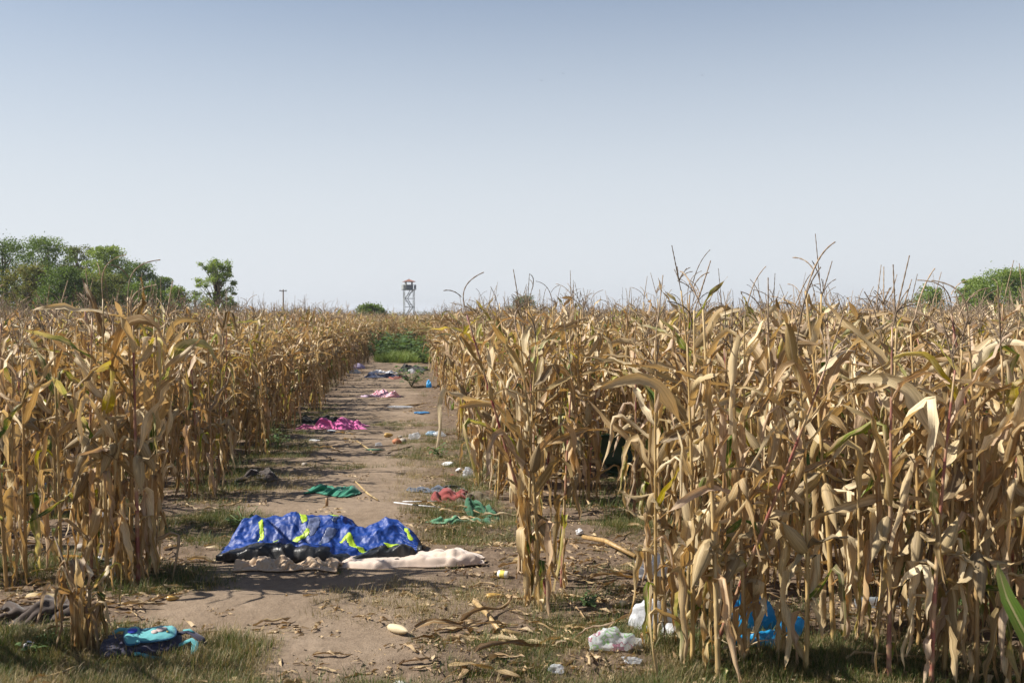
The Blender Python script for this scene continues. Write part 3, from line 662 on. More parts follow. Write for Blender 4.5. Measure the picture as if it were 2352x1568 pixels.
X, Y = sample(9000, 4.1, 22, lambda X, Y: .10 + .8 * (1 - np.clip(path_mask(X, Y), 0, 1))); o = put("soil_clods", X, Y, CL, .0025, .0125, .001, .4)
a = np.empty(len(X)); a[:] = .003 + .013 * nr.rand(len(X)) ** 3; o.data.attributes["scl"].data.foreach_set("value", a)

# individually placed fallen leaves
def loc(px, py, dz=0.0):
    x, y = P(px, py); return (x, y, gh(x, y) + dz)
BIG = [leaf_geo('lie', rnd.uniform(.26, .46), rnd.uniform(.04, .065), rnd, 12, 5) for _ in range(8)]
BIG_ME = [MB().add(*g).mesh("fallen_leaf", [M_DRY]) for g in BIG]
fl0 = None
M_BRL = leaf_material("brown_leaf", [(0, (.20, .12, .05)), (.5, (.30, .19, .08)), (1, (.16, .10, .05))], trans=.1)
def fallen(px, py, label, rz, s=1, mesh=None, dark=False, tilt=0, dz=.015, group="fallen corn leaves"):
    o = obj("fallen_leaf", rnd.choice(BIG_ME) if mesh is None else BIG_ME[mesh], None, loc(px, py, dz), (rnd.gauss(0, .25), tilt, rz), s)
    if dark: o.material_slots[0].link = 'OBJECT'; o.material_slots[0].material = M_BRL
    return tag(o, label, "fallen leaf", group)
fallen(955, 1455, "dark brown curled leaf on bare soil beside the pale husked cob", .25, .9, 0, True, -.15)
fallen(945, 1490, "long torn brown leaf with wavy edge lying below the curled one", .12, 1.0, 1, True)
fallen(1060, 1440, "brown strap leaf running up to the collapsed corn at the path corner", .55, 1.0, 2, True, -.15)
fallen(1115, 1480, "pale tan leaf stretched across the grass below the path corner", -.35, 1.1, 3)
fallen(1090, 1525, "broad bronze leaf lying flat near the bottom edge of the soil", .2, 1.15, 4, True)
fallen(1030, 1545, "narrow bronze leaf nearest the tiny white scrap", .1, .9, 5)
fallen(1230, 1500, "broken tan leaf pointing at the printed clear bag", .8, .8, 6)
fallen(430, 1285, "grey brown leaf lying against the tent's outer end", .05, 1.1, 7)
fallen(470, 1262, "pale straw leaf between the verge grass and the tent", .0, .7, 0)
fallen(60, 1385, "pale leaf lying above the black clothes", -.25, .8, 1)
fallen(150, 1335, "long grey leaf lying between the yellow cob and the stub", .1, 1.2, 2)
fallen(1420, 1355, "dull pink leaf tangle on bare soil before the rolled white bag", -.2, .9, 3)
fallen(1350, 1345, "yellowish leaf on bare soil near the path corner corn", .1, 1.0, 4)
fallen(1180, 1300, "curved golden leaf between the blanket end and the corner corn", .6, .8, 5, False, -.4)
fallen(1520, 1478, "pale leaf lying beside the printed clear bag", -.5, .6, 6)
fallen(2080, 1530, "large tan leaf lying in the near grass", .15, .7, 7)
fallen(1440, 1215, "cupped pale leaf on the grass between the corner corn and the field", -.3, .7, 0)
adjs = ["%s" % q for q in ("uppermost", "second from top", "middle", "lower middle", "outer", "lowest")]
for k, (px, py) in enumerate([(1290, 1478), (1325, 1490), (1300, 1500), (1350, 1470), (1275, 1465), (1330, 1510)]):
    fallen(px, py, adjs[k] + " straw leaf in the heap of broken leaves by the printed clear bag", rnd.uniform(0, 3), rnd.uniform(.4, .6), None, False, rnd.uniform(-.5, .3), .03, "broken leaves heaped by the printed bag")
for k, (px, py) in enumerate([(1010, 1185), (1040, 1180), (1060, 1195), (1080, 1200), (1100, 1190), (1035, 1200)]):
    fallen(px, py, adjs[k] + " straw leaf strewn over the green clothes beside the path", rnd.gauss(-.3, .3), rnd.uniform(.6, .9), None, False, 0, .05, "leaves strewn over the green clothes")
for k, (px, py) in enumerate([(770, 1000), (790, 1012), (745, 1030), (715, 1035), (760, 1040)]):
    fallen(px, py, adjs[k] + " brown leaf in the tangle lying on the path before the pink cloth", rnd.gauss(-.2, .5), rnd.uniform(.7, 1.0), None, False, 0, .03, "leaves tangled on the path")
def stick(name, pts, r, mat, label, cat, group=None):
    b = MB(); b.add(*tube(pts, r, 7)); return tag(obj(name, b.mesh(name, [mat])), label, cat, group)
def gpts(pp, dz): return [(*P(a, b_)[:2], gh(*P(a, b_)) + dz) for a, b_ in pp]
stick("fallen_stalk", gpts([(905, 1013 - 76 + 0), (960, 930 + 2), (1035, 927)], .012), [.016, .014, .010], M_STALK, "long pale stalk lying across the path beyond the pink cloth", "stalk")
stick("fallen_stalk", gpts([(1090, 1395), (1120, 1425), (1145, 1447), (1200, 1455)], .012), [.016, .014, .014, .009], M_STALK, "jointed pale stalk lying beside the yellow cob at the path corner", "stalk")
stick("fallen_stalk", gpts([(820, 1065 - 50), (860, 1092 - 50), (920, 1110 - 80)], .012), [.010, .009, .006], M_STALK, "thin bent stalk lying on the path near the red stone", "stalk")
stick("fallen_stalk", gpts([(1460, 1290), (1390, 1262), (1340, 1240)], .05), [.016, .018, .018], M_STALK, "thick dark stalk lying behind the bare soil at the path corner", "stalk")
stick("fallen_stalk", gpts([(815, 1110), (845, 1140), (868, 1150)], .012), [.008, .010, .007], M_STALK, "dry stalk lying behind the green shirt on the path", "stalk")
stick("twig", gpts([(890, 1112 - 70), (935, 1027), (990, 1015)], .012), [.007, .008, .004], M_BARK, "dark twig lying by the red brown stone on the path", "twig")
tp = thing("tent_pole", loc(960, 1162, 0), "two white shock-corded tent poles lying beside the maroon cloth", "tent poles")
M_POLE = flat_mat("pole_white", (.62, .63, .65), .35, .08, 5); M_BLACK = flat_mat("black_rubber", (.02, .02, .02), .6)
for pp in ([(905, 1160), (955, 1167), (1010, 1175)], [(925, 1155), (975, 1153), (1025, 1151)]):
    p = np.array(gpts(pp, .02)) - np.array(tp.location); obj("pole_section", MB().add(*tube(p, .006, 7)).mesh("pole", [M_POLE]), tp)
    obj("ferrule", MB().add(*tube([p[1] - (p[2] - p[1]) * .12, p[1] + (p[2] - p[1]) * .12], .0075, 7)).mesh("ferrule", [M_BLACK]), tp)

# ------------------------------------------------------------------ crumpled cloth
def cloth_sim(nx, ny, W, H, pos, zt, excess, steps=140, seed=1, amp=.02, bend=.25, flat=.02, kz=.0, pin=.03, exy=None):
    """a sheet with more cloth than its footprint buckles into folds; pos(u,v)->local x,y; zt(u,v)->starting height"""
    r = np.random.RandomState(seed); u, v = np.meshgrid(np.linspace(0, 1, nx), np.linspace(0, 1, ny), indexing='ij')
    x, y = pos(u, v); z = zt(u, v)
    o = r.rand(2) * 90
    zn = (fbm(u * W / .16 + o[0], v * H / .16 + o[1], 3)) * amp * 3; z0 = np.maximum(z + zn, .004)
    p = np.stack([x, y, z0], -1); q0 = p.copy(); q = p.copy(); dx = W / (nx - 1) * excess; dy = H / (ny - 1) * (exy or excess)
    def rest(a, b_, ex): return np.maximum(np.linalg.norm(q0[a] - q0[b_], axis=-1) * 1.0, 0) * ex
    def C(sa, sb, L, k):
        d = p[sb] - p[sa]; n_ = np.linalg.norm(d, axis=-1, keepdims=True) + 1e-9; c_ = d * ((n_ - L) / n_) * (.5 * k); p[sa] += c_; p[sb] -= c_
    S_ = slice; sets = []
    dd = math.hypot(dx, dy)
    for o_ in (0, 1):
        n2 = (nx - o_) // 2; sets.append(((S_(o_, o_ + 2 * n2, 2), S_(None)), (S_(o_ + 1, o_ + 2 * n2, 2), S_(None)), dx, 1.0))
        n2 = (ny - o_) // 2; sets.append(((S_(None), S_(o_, o_ + 2 * n2, 2)), (S_(None), S_(o_ + 1, o_ + 2 * n2, 2)), dy, 1.0))
    for o_ in (0, 1):
        n2 = (nx - o_) // 2
        sets.append(((S_(o_, o_ + 2 * n2, 2), S_(0, -1)), (S_(o_ + 1, o_ + 2 * n2, 2), S_(1, None)), dd, .5)); sets.append(((S_(o_, o_ + 2 * n2, 2), S_(1, None)), (S_(o_ + 1, o_ + 2 * n2, 2), S_(0, -1)), dd, .5))
    zb = z
    for it in range(steps):
        vel = (p - q) * .9; q = p.copy(); p = p + vel; p[..., 2] -= .0003
        for k in range(2):
            for a, b_, L, kk in sets: C(a, b_, L, kk)
            if bend:
                m = p[1:-1] - .5 * (p[:-2] + p[2:]); p[1:-1] -= m * bend; p[:-2] += m * bend * .5; p[2:] += m * bend * .5
                m = p[:, 1:-1] - .5 * (p[:, :-2] + p[:, 2:]); p[:, 1:-1] -= m * bend; p[:, :-2] += m * bend * .5; p[:, 2:] += m * bend * .5
        p[..., :2] += (q0[..., :2] - p[..., :2]) * pin
        if kz: p[..., 2] += (zb - p[..., 2]) * kz
        p[..., 2] = np.maximum(p[..., 2], .003)
    return p, u, v
def creases(u, v, W, H, K, seed, w0, w1, a, sharp=True, ang=None, lmin=.08, lmax=.4):
    """straight local folds: ridges and valleys with (nearly) plane flanks"""
    r = np.random.RandomState(seed); X_ = u * W; Y_ = v * H; z = np.zeros_like(u)
    for k in range(K):
        cx, cy = r.rand() * W, r.rand() * H; t = r.rand() * np.pi if ang is None else ang + r.normal(0, .5); L = r.uniform(lmin, lmax); w_ = r.uniform(w0, w1)
        dx, dy = X_ - cx, Y_ - cy; al = dx * np.cos(t) + dy * np.sin(t); d = -dx * np.sin(t) + dy * np.cos(t) + .35 * al * al / L * r.uniform(-1, 1)
        q = np.clip(1 - np.abs(d) / w_, 0, 1); q = q if sharp else q * q * (3 - 2 * q)
        z += q * np.clip(1 - (al / L) ** 2, 0, 1) * w_ * a * r.choice([1, 1, -.8]) * r.uniform(.5, 1)
    return z
def cloth_obj(name, p, mat, loc_, rz=0, parent=None, mask=None, thick=.003):
    nx, ny = p.shape[:2]; V = p.reshape(-1, 3); F = grid_faces(nx, ny)
    uv = np.stack(np.meshgrid(np.linspace(0, 1, nx), np.linspace(0, 1, ny), indexing='ij'), -1).reshape(-1, 2)
    if mask is not None:
        mk = mask[:-1, :-1].ravel(); F = [f for f, m in zip(F, mk) if m]
        usedv = sorted({i for f in F for i in f}); mp = {a: i for i, a in enumerate(usedv)}; V = V[usedv]; uv = uv[usedv]; F = [tuple(mp[i] for i in f) for f in F]
    b = MB(); b.add(V, F, uv); o = obj(name, b.mesh(name, [mat]), parent, loc_, (0, 0, rz))
    if thick:
        so = o.modifiers.new("thickness", 'SOLIDIFY'); so.thickness = thick; so.offset = 1
    return o
def garment(name, px, py, w_, d_, h_, mat, label, cat, seed, rz=0, excess=1.35, n=None, group=None, waist=0.0):
    h_ *= .8
    """a dropped piece of clothing: uneven outline, folds piled on themselves"""
    r = random.Random(seed); nx = n or int(np.clip(w_ / .009, 40, 84)); ny = int(np.clip(nx * d_ / w_, 24, 60)); ph = [r.uniform(0, 6.28) for _ in range(6)]
    def pos(u, v):
        cx = (u - .5) * w_; cy = (v - .5) * d_
        k = 1 + .28 * np.sin(u * 7 + ph[0]) * (1 - waist) + .16 * np.sin(u * 15 + ph[1]); sh = .28 * d_ * np.sin(u * 4.2 + ph[2])
        return cx + .10 * w_ * np.sin(v * 5 + ph[3]), cy * k + sh
    def zt(u, v):
        return h_ * np.clip(np.sin(np.pi * v) * (.45 + .55 * np.sin(u * 8 + ph[4]) ** 2) * np.clip(np.minimum(u, 1 - u) * 7, 0, 1), 0, 1)
    p, u, v = cloth_sim(nx, ny, w_, d_, pos, zt, excess, 90, seed, h_ * .35, .12, kz=.05)
    e_ = np.clip(np.minimum(np.minimum(u, 1 - u) * 9, np.minimum(v, 1 - v) * 6), 0, 1); k_ = math.sqrt(w_ * d_)
    p[..., 2] = np.maximum(p[..., 2] + e_ * (creases(u, v, w_, d_, 26, seed, .06 * k_, .16 * k_, .42, False, None, .15 * k_, .6 * k_) + creases(u, v, w_, d_, 60, seed + 1, .025 * k_, .07 * k_, .42, False, None, .08 * k_, .35 * k_)), .004)
    x, y = P(px, py); g = ground_h(x + p[..., 0] * math.cos(rz) - p[..., 1] * math.sin(rz), y + p[..., 0] * math.sin(rz) + p[..., 1] * math.cos(rz)); z0 = gh(x, y)
    p[..., 2] += g - z0
    return tag(cloth_obj(name, p, mat, (x, y, z0 + .004), rz), label, cat, group)

# tent
def nylon(name, col, rough=.42, spec=.5, trans=.12):
    m, nt = newmat(name); uv = N(nt, "ShaderNodeUVMap", uv_map="uv"); n = noise(nt, 24, 5, uv.outputs[0]); n2 = noise(nt, 3, 4, uv.outputs[0])
    r = ramp(nt, [(.3, tuple(v * .82 for v in col)), (.7, tuple(min(1, v * 1.15) for v in col))]); nt.links.new(n2, r.inputs[0])
    ns = N(nt, "ShaderNodeTexNoise"); ns.inputs['Scale'].default_value = 6; nt.links.new(uv.outputs[0], ns.inputs['Vector'])
    mp = N(nt, "ShaderNodeMapping"); mp.inputs['Scale'].default_value = (17, 10, 1); va = N(nt, "ShaderNodeVectorMath", operation='ADD'); nt.links.new(uv.outputs[0], mp.inputs[0]); nt.links.new(mp.outputs[0], va.inputs[0]); nt.links.new(ns.outputs['Color'], va.inputs[1])
    vo = N(nt, "ShaderNodeTexVoronoi"); vo.inputs['Scale'].default_value = 1.0; nt.links.new(va.outputs[0], vo.inputs['Vector'])
    vo2 = N(nt, "ShaderNodeTexVoronoi"); vo2.inputs['Scale'].default_value = 2.6; nt.links.new(va.outputs[0], vo2.inputs['Vector'])
    hh = mathn(nt, 'ADD', mathn(nt, 'MULTIPLY', n, .25), mathn(nt, 'ADD', mathn(nt, 'MULTIPLY', vo.outputs['Distance'], -1.0), mathn(nt, 'MULTIPLY', vo2.outputs['Distance'], .35)))
    finish(nt, r.outputs[0], rough, trans, None, bump=hh, bdist=.028, bstr=.45, spec=spec); return m
M_BLUE = nylon("tent_blue", (.010, .048, .25), .5, .45); M_FLOOR = nylon("tent_floor", (.016, .017, .019), .42, .4, .0); M_LIME = nylon("tent_lime", (.42, .60, .03), .5); M_MESH = nylon("tent_mesh", (.12, .15, .27), .5)
tx, ty = -2.07, 6.80; TW, TD = 1.44, .74
def tpos(u, v):
    fr = .03 * np.sin(u * 9) + .05 * np.clip((u - .75) * 4, 0, 1) + .10 * np.clip((.12 - u) * 8, 0, 1); bk = TD - .12 * np.clip((.10 - u) / .10, 0, 1) ** 1 - .30 * np.clip((u - .86) / .14, 0, 1) + .03 * np.sin(u * 13)
    return u * TW, fr + (bk - fr) * v
ux = [0, .055, .12, .19, .26, .33, .42, .5, .6, .67, .745, .83, .9, .96, 1]; uz = [.05, .17, .215, .225, .25, .275, .25, .235, .21, .14, .17, .185, .165, .10, .03]
lx = [0, .1, .2, .3, .42, .52, .58, .66, .76, .86, .95, 1]; lz = [.04, .08, .11, .125, .125, .13, .07, .05, .08, .10, .11, .03]
def tz(u, v):
    zr = np.interp(u, ux, uz); zl = np.interp(u, lx, lz)
    tr = .055 + .03 * np.sin(u * 17) * np.sin(u * 5)
    prof = np.where(v < .05, zl * (v / .05), np.where(v < .14, zl, np.where(v < .30, zl + (tr - zl) * smooth(.14, .30, v), np.where(v < .72, tr + (zr - tr) * smooth(.30, .72, v) ** .9, zr * (1 - smooth(.72, 1.0, v))))))
    rid = .012 * np.abs(np.sin(u * 13 + v * 6 + 3 * np.sin(u * 5))) * np.sin(np.pi * np.clip((v - .15) / .8, 0, 1))
    return prof + rid * (v > .15)
def worley(U, V, n, seed, W, H):
    """height of a sheet propped on scattered points: cones meeting in straight valleys"""
    r = np.random.RandomState(seed); c_ = r.rand(n, 2) * [W, H]; hh = r.rand(n); best = np.full(U.shape, -9.0); X_ = U * W; Y_ = V * H
    for (a, b_), h in zip(c_, hh): best = np.maximum(best, .5 * h * .12 - np.hypot(X_ - a, (Y_ - b_) * 1.0) * .55)
    return best - best.mean()
_tz = tz
def tz(u, v):
    m_ = smooth(.12, .3, v) * (1 - smooth(.86, 1, v)) * smooth(0, .05, u) * (1 - smooth(.95, 1, u))
    uu = u + .05 * fbm(u * 4, v * 4 + 7, 2); vv = v + .10 * fbm(u * 4 + 9, v * 4, 2)
    return _tz(u, v) + m_ * (.22 * worley(uu, vv, 26, 4, TW, TD) + .16 * worley(vv, uu, 90, 8, TD, TW))
p, u, v = cloth_sim(220, 124, TW, TD, tpos, tz, 1.04, 36, 9, .012, .04, kz=.2, pin=.05, exy=1.06)
win = smooth(.10, .22, v) * (1 - smooth(.90, 1, v)) * smooth(0, .06, u) * (1 - smooth(.94, 1, u))
p[..., 2] += win * (creases(u, v, TW, TD, 60, 3, .05, .12, .28, lmin=.12, lmax=.4) + creases(u, v, TW, TD, 190, 5, .018, .05, .42, lmin=.05, lmax=.2) + creases(u, v, TW, TD, 420, 6, .008, .02, .5, lmin=.03, lmax=.1))
p[..., 2] += (1 - win) * creases(u, v, TW, TD, 120, 7, .02, .05, .5, ang=1.3, lmin=.05, lmax=.16) * smooth(0, .04, v)
p[..., 1] += (1 - win) * creases(u, v, TW, TD, 120, 8, .03, .08, .35, lmin=.05, lmax=.2)
p[..., 2] = np.maximum(p[..., 2], .004)
tz0 = gh(-1.4, 7.1)
tent = thing("collapsed_tent", (tx, ty, tz0 - .005), "collapsed royal blue tent with black floor and lime green trim lying on the path", "tent")
def seg_mask(a, b_, wd):
    a = np.array(a); b_ = np.array(b_); U = u * TW; Vv = v * TD; A = a * [TW, TD]; B = b_ * [TW, TD]; d = B - A; t = np.clip(((U - A[0]) * d[0] + (Vv - A[1]) * d[1]) / (d @ d), 0, 1)
    return np.hypot(U - A[0] - t * d[0], Vv - A[1] - t * d[1]) < wd
floor = (v < .135 + .035 * np.sin(u * 11) - .05 * ((u > .56) & (u < .74))) | (v > .975) | (u > .972) | (u < .012)
limes = [seg_mask((.345, .80), (.385, .60), .022), seg_mask((.50, .78), (.53, .68), .024), seg_mask((.285, .17), (.30, .34), .022) | seg_mask((.30, .34), (.41, .46), .022),
         seg_mask((.62, .42), (.69, .22), .022) | seg_mask((.69, .22), (.735, .17), .024), ((u - .86) / .058) ** 2 + ((v - .24) / .11) ** 2 < 1, seg_mask((.59, .40), (.62, .42), .016), seg_mask((.155, .60), (.185, .42), .014) | seg_mask((.185, .42), (.165, .34), .014), seg_mask((.90, .62), (.93, .50), .018), seg_mask((.47, .26), (.52, .30), .016)]
meshw = [((u - .435) / .028) ** 2 + ((v - .56) / .13) ** 2 < 1, (np.abs(u - .53 - (v - .5) * .2) < .024) & (v > .36) & (v < .52), seg_mask((.53, .60), (.55, .72), .014)]
taken = floor.copy()
ls = []
for m_ in limes + meshw:
    q = m_ & ~taken; ls.append(q); taken |= m_
p[..., 2] *= .93
obj_f = cloth_obj("tent_floor", p, M_FLOOR, (0, 0, 0), 0, tent, floor, .002)
cloth_obj("fly_sheet", p, M_BLUE, (0, 0, 0), 0, tent, ~taken, .002)
for i, q in enumerate(ls):
    if q[:-1, :-1].any(): cloth_obj("lime_trim" if i < len(limes) else "mesh_window", p, M_LIME if i < len(limes) else M_MESH, (0, 0, 0), 0, tent, q, .0035)
pl, _, _ = cloth_sim(26, 20, .2, .14, lambda u, v: ((u - .5) * .2, (v - .5) * .14), lambda u, v: .05 * np.sin(np.pi * u) * np.sin(np.pi * v), 1.3, 60, 4, .015)
cloth_obj("lime_trim", pl, M_LIME, (.09, .36, .02), .2, tent)
pp, _, _ = cloth_sim(90, 26, .9, .26, lambda u, v: ((u - .5) * .9, (v - .5) * .26 * (1 + .15 * np.sin(u * 9))), lambda u, v: .10 * np.sin(np.pi * v) ** .7 * np.clip(np.minimum(u, 1 - u) * 8, 0, 1) * (.8 + .2 * np.sin(u * 12)), 1.15, 60, 8, .015)
b = MB(); b.add(*tube([(1.28, -.02, .05), (1.30, -.05, .03), (1.305, -.10, .02), (1.30, -.13, .012)], [.016, .018, .02, .014], 8, squash=.35)); obj("strap", b.mesh("strap", [M_BLACK]), tent)

M_CREAM = fabric("fleece_cream", (.60, .48, .39), 180, .06, .95, .6); M_BEIGE = fabric("knit_beige", (.50, .37, .25), 120, .1, .95, .3)
def bl_pos(u, v):
    tp_ = 1 - .62 * smooth(.82, 1, u) - .35 * smooth(.5, 0, u)
    return (u - .5) * .98 + .03 * np.sin(v * 9 + 1) * smooth(.8, 1, u), (v - .5) * (.36 + .05 * np.sin(u * 9)) * tp_ + .12 * (u - .5) + .015 * np.sin(u * 17)
def bl_z(u, v):
    roll = .045 * np.clip(np.minimum(v, 1 - v) * 6, 0, 1) ** .6 * np.clip(np.minimum(u, 1 - u) * 14, 0, 1) + .025 * np.exp(-((v - .16) / .1) ** 2) * np.clip(np.minimum(u, 1 - u) * 9, 0, 1)
    return roll + (.05 * np.abs(np.sin(u * 9.5 + v * 4 + .5 + 1.5 * np.sin(v * 3))) ** .8 + .03 * np.abs(np.sin(u * 5 - v * 9 + 1)) ** .7) * np.sin(np.pi * np.clip(v * 1.1, 0, 1)) * smooth(.42, .62, u) * (1 - .5 * smooth(.85, 1, u))
p2, u2, v2 = cloth_sim(130, 60, .98, .36, bl_pos, bl_z, 1.06, 40, 21, .012, .15, kz=.15)
w2 = smooth(0, .1, v2) * (1 - smooth(.9, 1, v2)) * smooth(0, .04, u2) * (1 - smooth(.96, 1, u2)) * (.35 + .65 * smooth(.35, .6, u2))
p2[..., 2] = p2[..., 2] * .52; p2[..., 2] += .5 * w2 * (creases(u2, v2, .98, .36, 40, 3, .025, .06, .7, False, lmin=.1, lmax=.35) + creases(u2, v2, .98, .36, 90, 4, .010, .025, .6, False, lmin=.04, lmax=.12))
p2[..., 1] += .35 * creases(u2, v2, .98, .36, 30, 9, .05, .1, .4, False, lmin=.1, lmax=.3)
p2[..., 2] = np.maximum(p2[..., 2], .004)
x, y = P(945, 1296)
tag(cloth_obj("blanket", p2, M_CREAM, (x, y, gh(x, y) + .006), 0, thick=.010), "cream fleece blanket spilling from under the tent onto the soil", "blanket")
def k_pos(u, v): return (u - .5) * .68, (v - .5) * (.20 + .06 * np.sin(u * 6 + 1)) + .03 * np.sin(u * 10)
p3, u3, v3 = cloth_sim(110, 44, .68, .22, k_pos, lambda u, v: .05 * np.sin(np.pi * v) * (.6 + .4 * np.sin(u * 26 + v * 4)), 1.35, 90, 33, .02, .16, kz=.06)
p3[..., 2] = np.maximum(p3[..., 2] + np.sin(np.pi * v3) ** .5 * (creases(u3, v3, .68, .22, 60, 2, .010, .03, .7, False, 0.2, .06, .2) + creases(u3, v3, .68, .22, 60, 3, .006, .014, .6, False, 0.3, .03, .1)), .003)
x, y = P(665, 1312)
tag(cloth_obj("knitted_cloth", p3, M_BEIGE, (x, y, gh(x, y) + .005), -.03, thick=.006), "wrinkled beige knitted cloth poking out below the tent's black floor", "cloth")

def fab(n, c_, **k): return fabric(n, c_, **k)
F_GREEN = fab("cloth_green", (.03, .21, .13)); F_NAVY = fab("cloth_navy", (.03, .045, .10)); F_MAROON = fab("cloth_maroon", (.24, .05, .045)); F_OLIVE = fab("cloth_olive", (.13, .10, .065))
F_MINT = fab("cloth_mint", (.10, .26, .14)); F_PINK = fab("cloth_pink", (.62, .13, .34)); F_BLACK = fab("cloth_black", (.014, .014, .016)); F_SLATE = fab("cloth_slate", (.10, .12, .16)); F_WHITE = fab("cloth_white", (.68, .68, .70)); F_RUST = fab("cloth_rust", (.33, .11, .07)); F_DGREEN = fab("cloth_dgreen", (.04, .13, .07)); F_BROWN = fab("cloth_brown", (.07, .05, .04))
F_CHECK = check_fabric("cloth_check", (.72, .60, .62), (.62, .16, .24), 22, 14)
garment("shirt", 762, 1134, .50, .22, .085, F_GREEN, "crumpled bright green shirt lying alone on the path behind the tent", "shirt", 41, -.05, 1.45)
garment("jeans", 985, 1133, .40, .15, .06, F_SLATE, "faded slate blue jeans lying beside the maroon cloth", "jeans", 42, -.1, 1.4)
garment("trousers", 1040, 1128, .30, .16, .06, F_BLACK, "dark grey trousers between the slate jeans and the maroon cloth", "trousers", 52, .2, 1.3)
garment("cloth", 1037, 1148, .32, .26, .11, F_MAROON, "maroon cloth heaped over the ends of the tent poles", "cloth", 43, .35, 1.4)
garment("cloth", 1083, 1150, .28, .16, .08, F_OLIVE, "olive brown cloth leaning against the maroon one", "cloth", 44, .4, 1.3)
garment("jacket", 1105, 1183, .24, .26, .15, F_DGREEN, "green jacket with its hood standing up beside the corn", "jacket", 45, .3, 1.3)
garment("sweater", 1050, 1203, .46, .16, .06, F_MINT, "flattened mint green sweater under strewn straw leaves", "sweater", 46, 0, 1.25)
garment("sweater", 1125, 1200, .22, .20, .08, F_DGREEN, "dark green sleeve knotted beside the hooded jacket", "sweater", 47, -.3, 1.4)
garment("blanket", 782, 982, .72, .40, .17, F_PINK, "bright pink blanket heaped on the path edge", "blanket", 48, -.1, 1.45)
garment("cloth", 722, 984, .50, .34, .07, fab("cloth_rose", (.50, .12, .27)), "flatter rose pink cloth reaching into the verge grass", "cloth", 49, -.12, 1.4)
garment("coat", 735, 968, .7, .4, .11, F_BLACK, "black coat lying behind the pink blanket", "coat", 50, .1, 1.3)
garment("tablecloth", 882, 910, .62, .5, .11, F_CHECK, "pink and white checked cloth crumpled on the path", "cloth", 51, 0, 1.4)
garment("cloth", 845, 913, .34, .3, .05, fab("cloth_lilac", (.55, .42, .52)), "small lilac cloth beside the checked one", "cloth", 53, 0, 1.3)
garment("jeans", 884, 866, .95, .8, .13, F_NAVY, "dark navy jeans crumpled on the far stretch of path", "jeans", 54, 0, 1.3)
garment("cloth", 878, 857, .8, .5, .06, F_WHITE, "white cloth lying just beyond the navy jeans", "cloth", 55, 0, 1.3)
garment("cloth", 917, 868, .5, .6, .04, F_RUST, "rust red cloth spread flat beside the navy jeans", "cloth", 56, 0, 1.2)
garment("coat", 950, 853, .8, .9, .16, F_BLACK, "black coat lying near the far green weed", "coat", 57, 0, 1.3)
garment("clothes_pile", 90, 1412, .44, .22, .10, F_BROWN, "black clothes heaped in shade behind the broken stub", "clothes", 58, -.15, 1.4)
garment("cloth", 590, 1098, .42, .36, .07, fab("cloth_earth", (.055, .04, .035)), "dark earth coloured rag piled at the foot of the verge corn", "rag", 59, 0, 1.4)
garment("cloth", 700, 908, .7, .5, .08, F_BLACK, "black rag under the verge corn past the pink blanket", "rag", 60, 0, 1.3)

# ------------------------------------------------------------------ bags, papers, bottles
def bag_mesh(r, rx, ry, rz, mat, n=34, tail=0.0):
    V = []; UV = []; o_ = r.uniform(0, 80); m = n * 2
    th = np.linspace(0.05, math.pi - .05, n); phv = np.linspace(0, 2 * math.pi, m, endpoint=False)
    T, Ph = np.meshgrid(th, phv, indexing='ij'); d = np.stack([np.sin(T) * np.cos(Ph), np.sin(T) * np.sin(Ph), np.cos(T)], -1)
    rs = np.random.RandomState(int(o_ * 100)); k = np.full(T.shape, 1.35)
    for _ in range(34):
        nn = rs.normal(0, 1, 3); nn /= np.linalg.norm(nn); q = d @ nn; k = np.minimum(k, np.where(q > .15, rs.uniform(.62, 1.0) / np.maximum(q, .15), 9))
    dent = np.zeros(T.shape)
    for _ in range(26):
        nn = rs.normal(0, 1, 3); nn /= np.linalg.norm(nn); tt = np.cross(nn, rs.normal(0, 1, 3)); tt /= np.linalg.norm(tt); al = d @ tt; q = np.abs(d @ np.cross(nn, tt)); f_ = (d @ nn) > 0
        w_ = rs.uniform(.08, .3); dent += np.clip(1 - q / w_, 0, 1) * np.clip(1 - (al / rs.uniform(.4, 1)) ** 2, 0, 1) * f_ * w_ * rs.choice([-1, -.7, .45])
    k = k * 1.05 + .75 * dent + .5 * fbm(d[..., 0] * 1.6 + o_, d[..., 1] * 1.6 + d[..., 2] * 1.3, 2)
    if tail: k = k + tail * np.clip(d[..., 0] - .6, 0, 1) * 2
    p_ = d * k[..., None] * np.array([rx, ry, rz]); p_[..., 2] = np.where(p_[..., 2] < -.35 * rz, -.35 * rz + (p_[..., 2] + .35 * rz) * .12, p_[..., 2]); p_[..., 2] += .40 * rz
    F = [(i * m + j, i * m + (j + 1) % m, (i + 1) * m + (j + 1) % m, (i + 1) * m + j) for i in range(n - 1) for j in range(m)] + [tuple(range(m))[::-1], tuple((n - 1) * m + j for j in range(m))]
    return MB().add(p_.reshape(-1, 3), F).mesh("bag", [mat])
def bag(px, py, rx, ry, rz, mat, label, seed, rot=0, tail=0, cat="plastic bag", name="plastic_bag", n=34, group=None):
    r = random.Random(seed); o = obj(name, bag_mesh(r, rx, ry, rz, mat, n, tail), None, loc(px, py, .002), (0, 0, rot)); return tag(o, label, cat, group)
bag(1495, 1442, .155, .09, .13, M_FW, "puffy white plastic bag, torn and hollow, in front of the corn stalks", 1, -.1)
bag(1548, 1462, .09, .05, .05, M_FW, "flat trailing white plastic sheet beside the puffy white bag", 2, -.2)
bag(1492, 1340, .12, .08, .13, M_FW, "crumpled white bag standing on bare soil behind the front stalks", 3, .2)
bag(1563, 1330, .08, .06, .10, M_FC, "half clear grey bag caught behind the front stalks", 4)
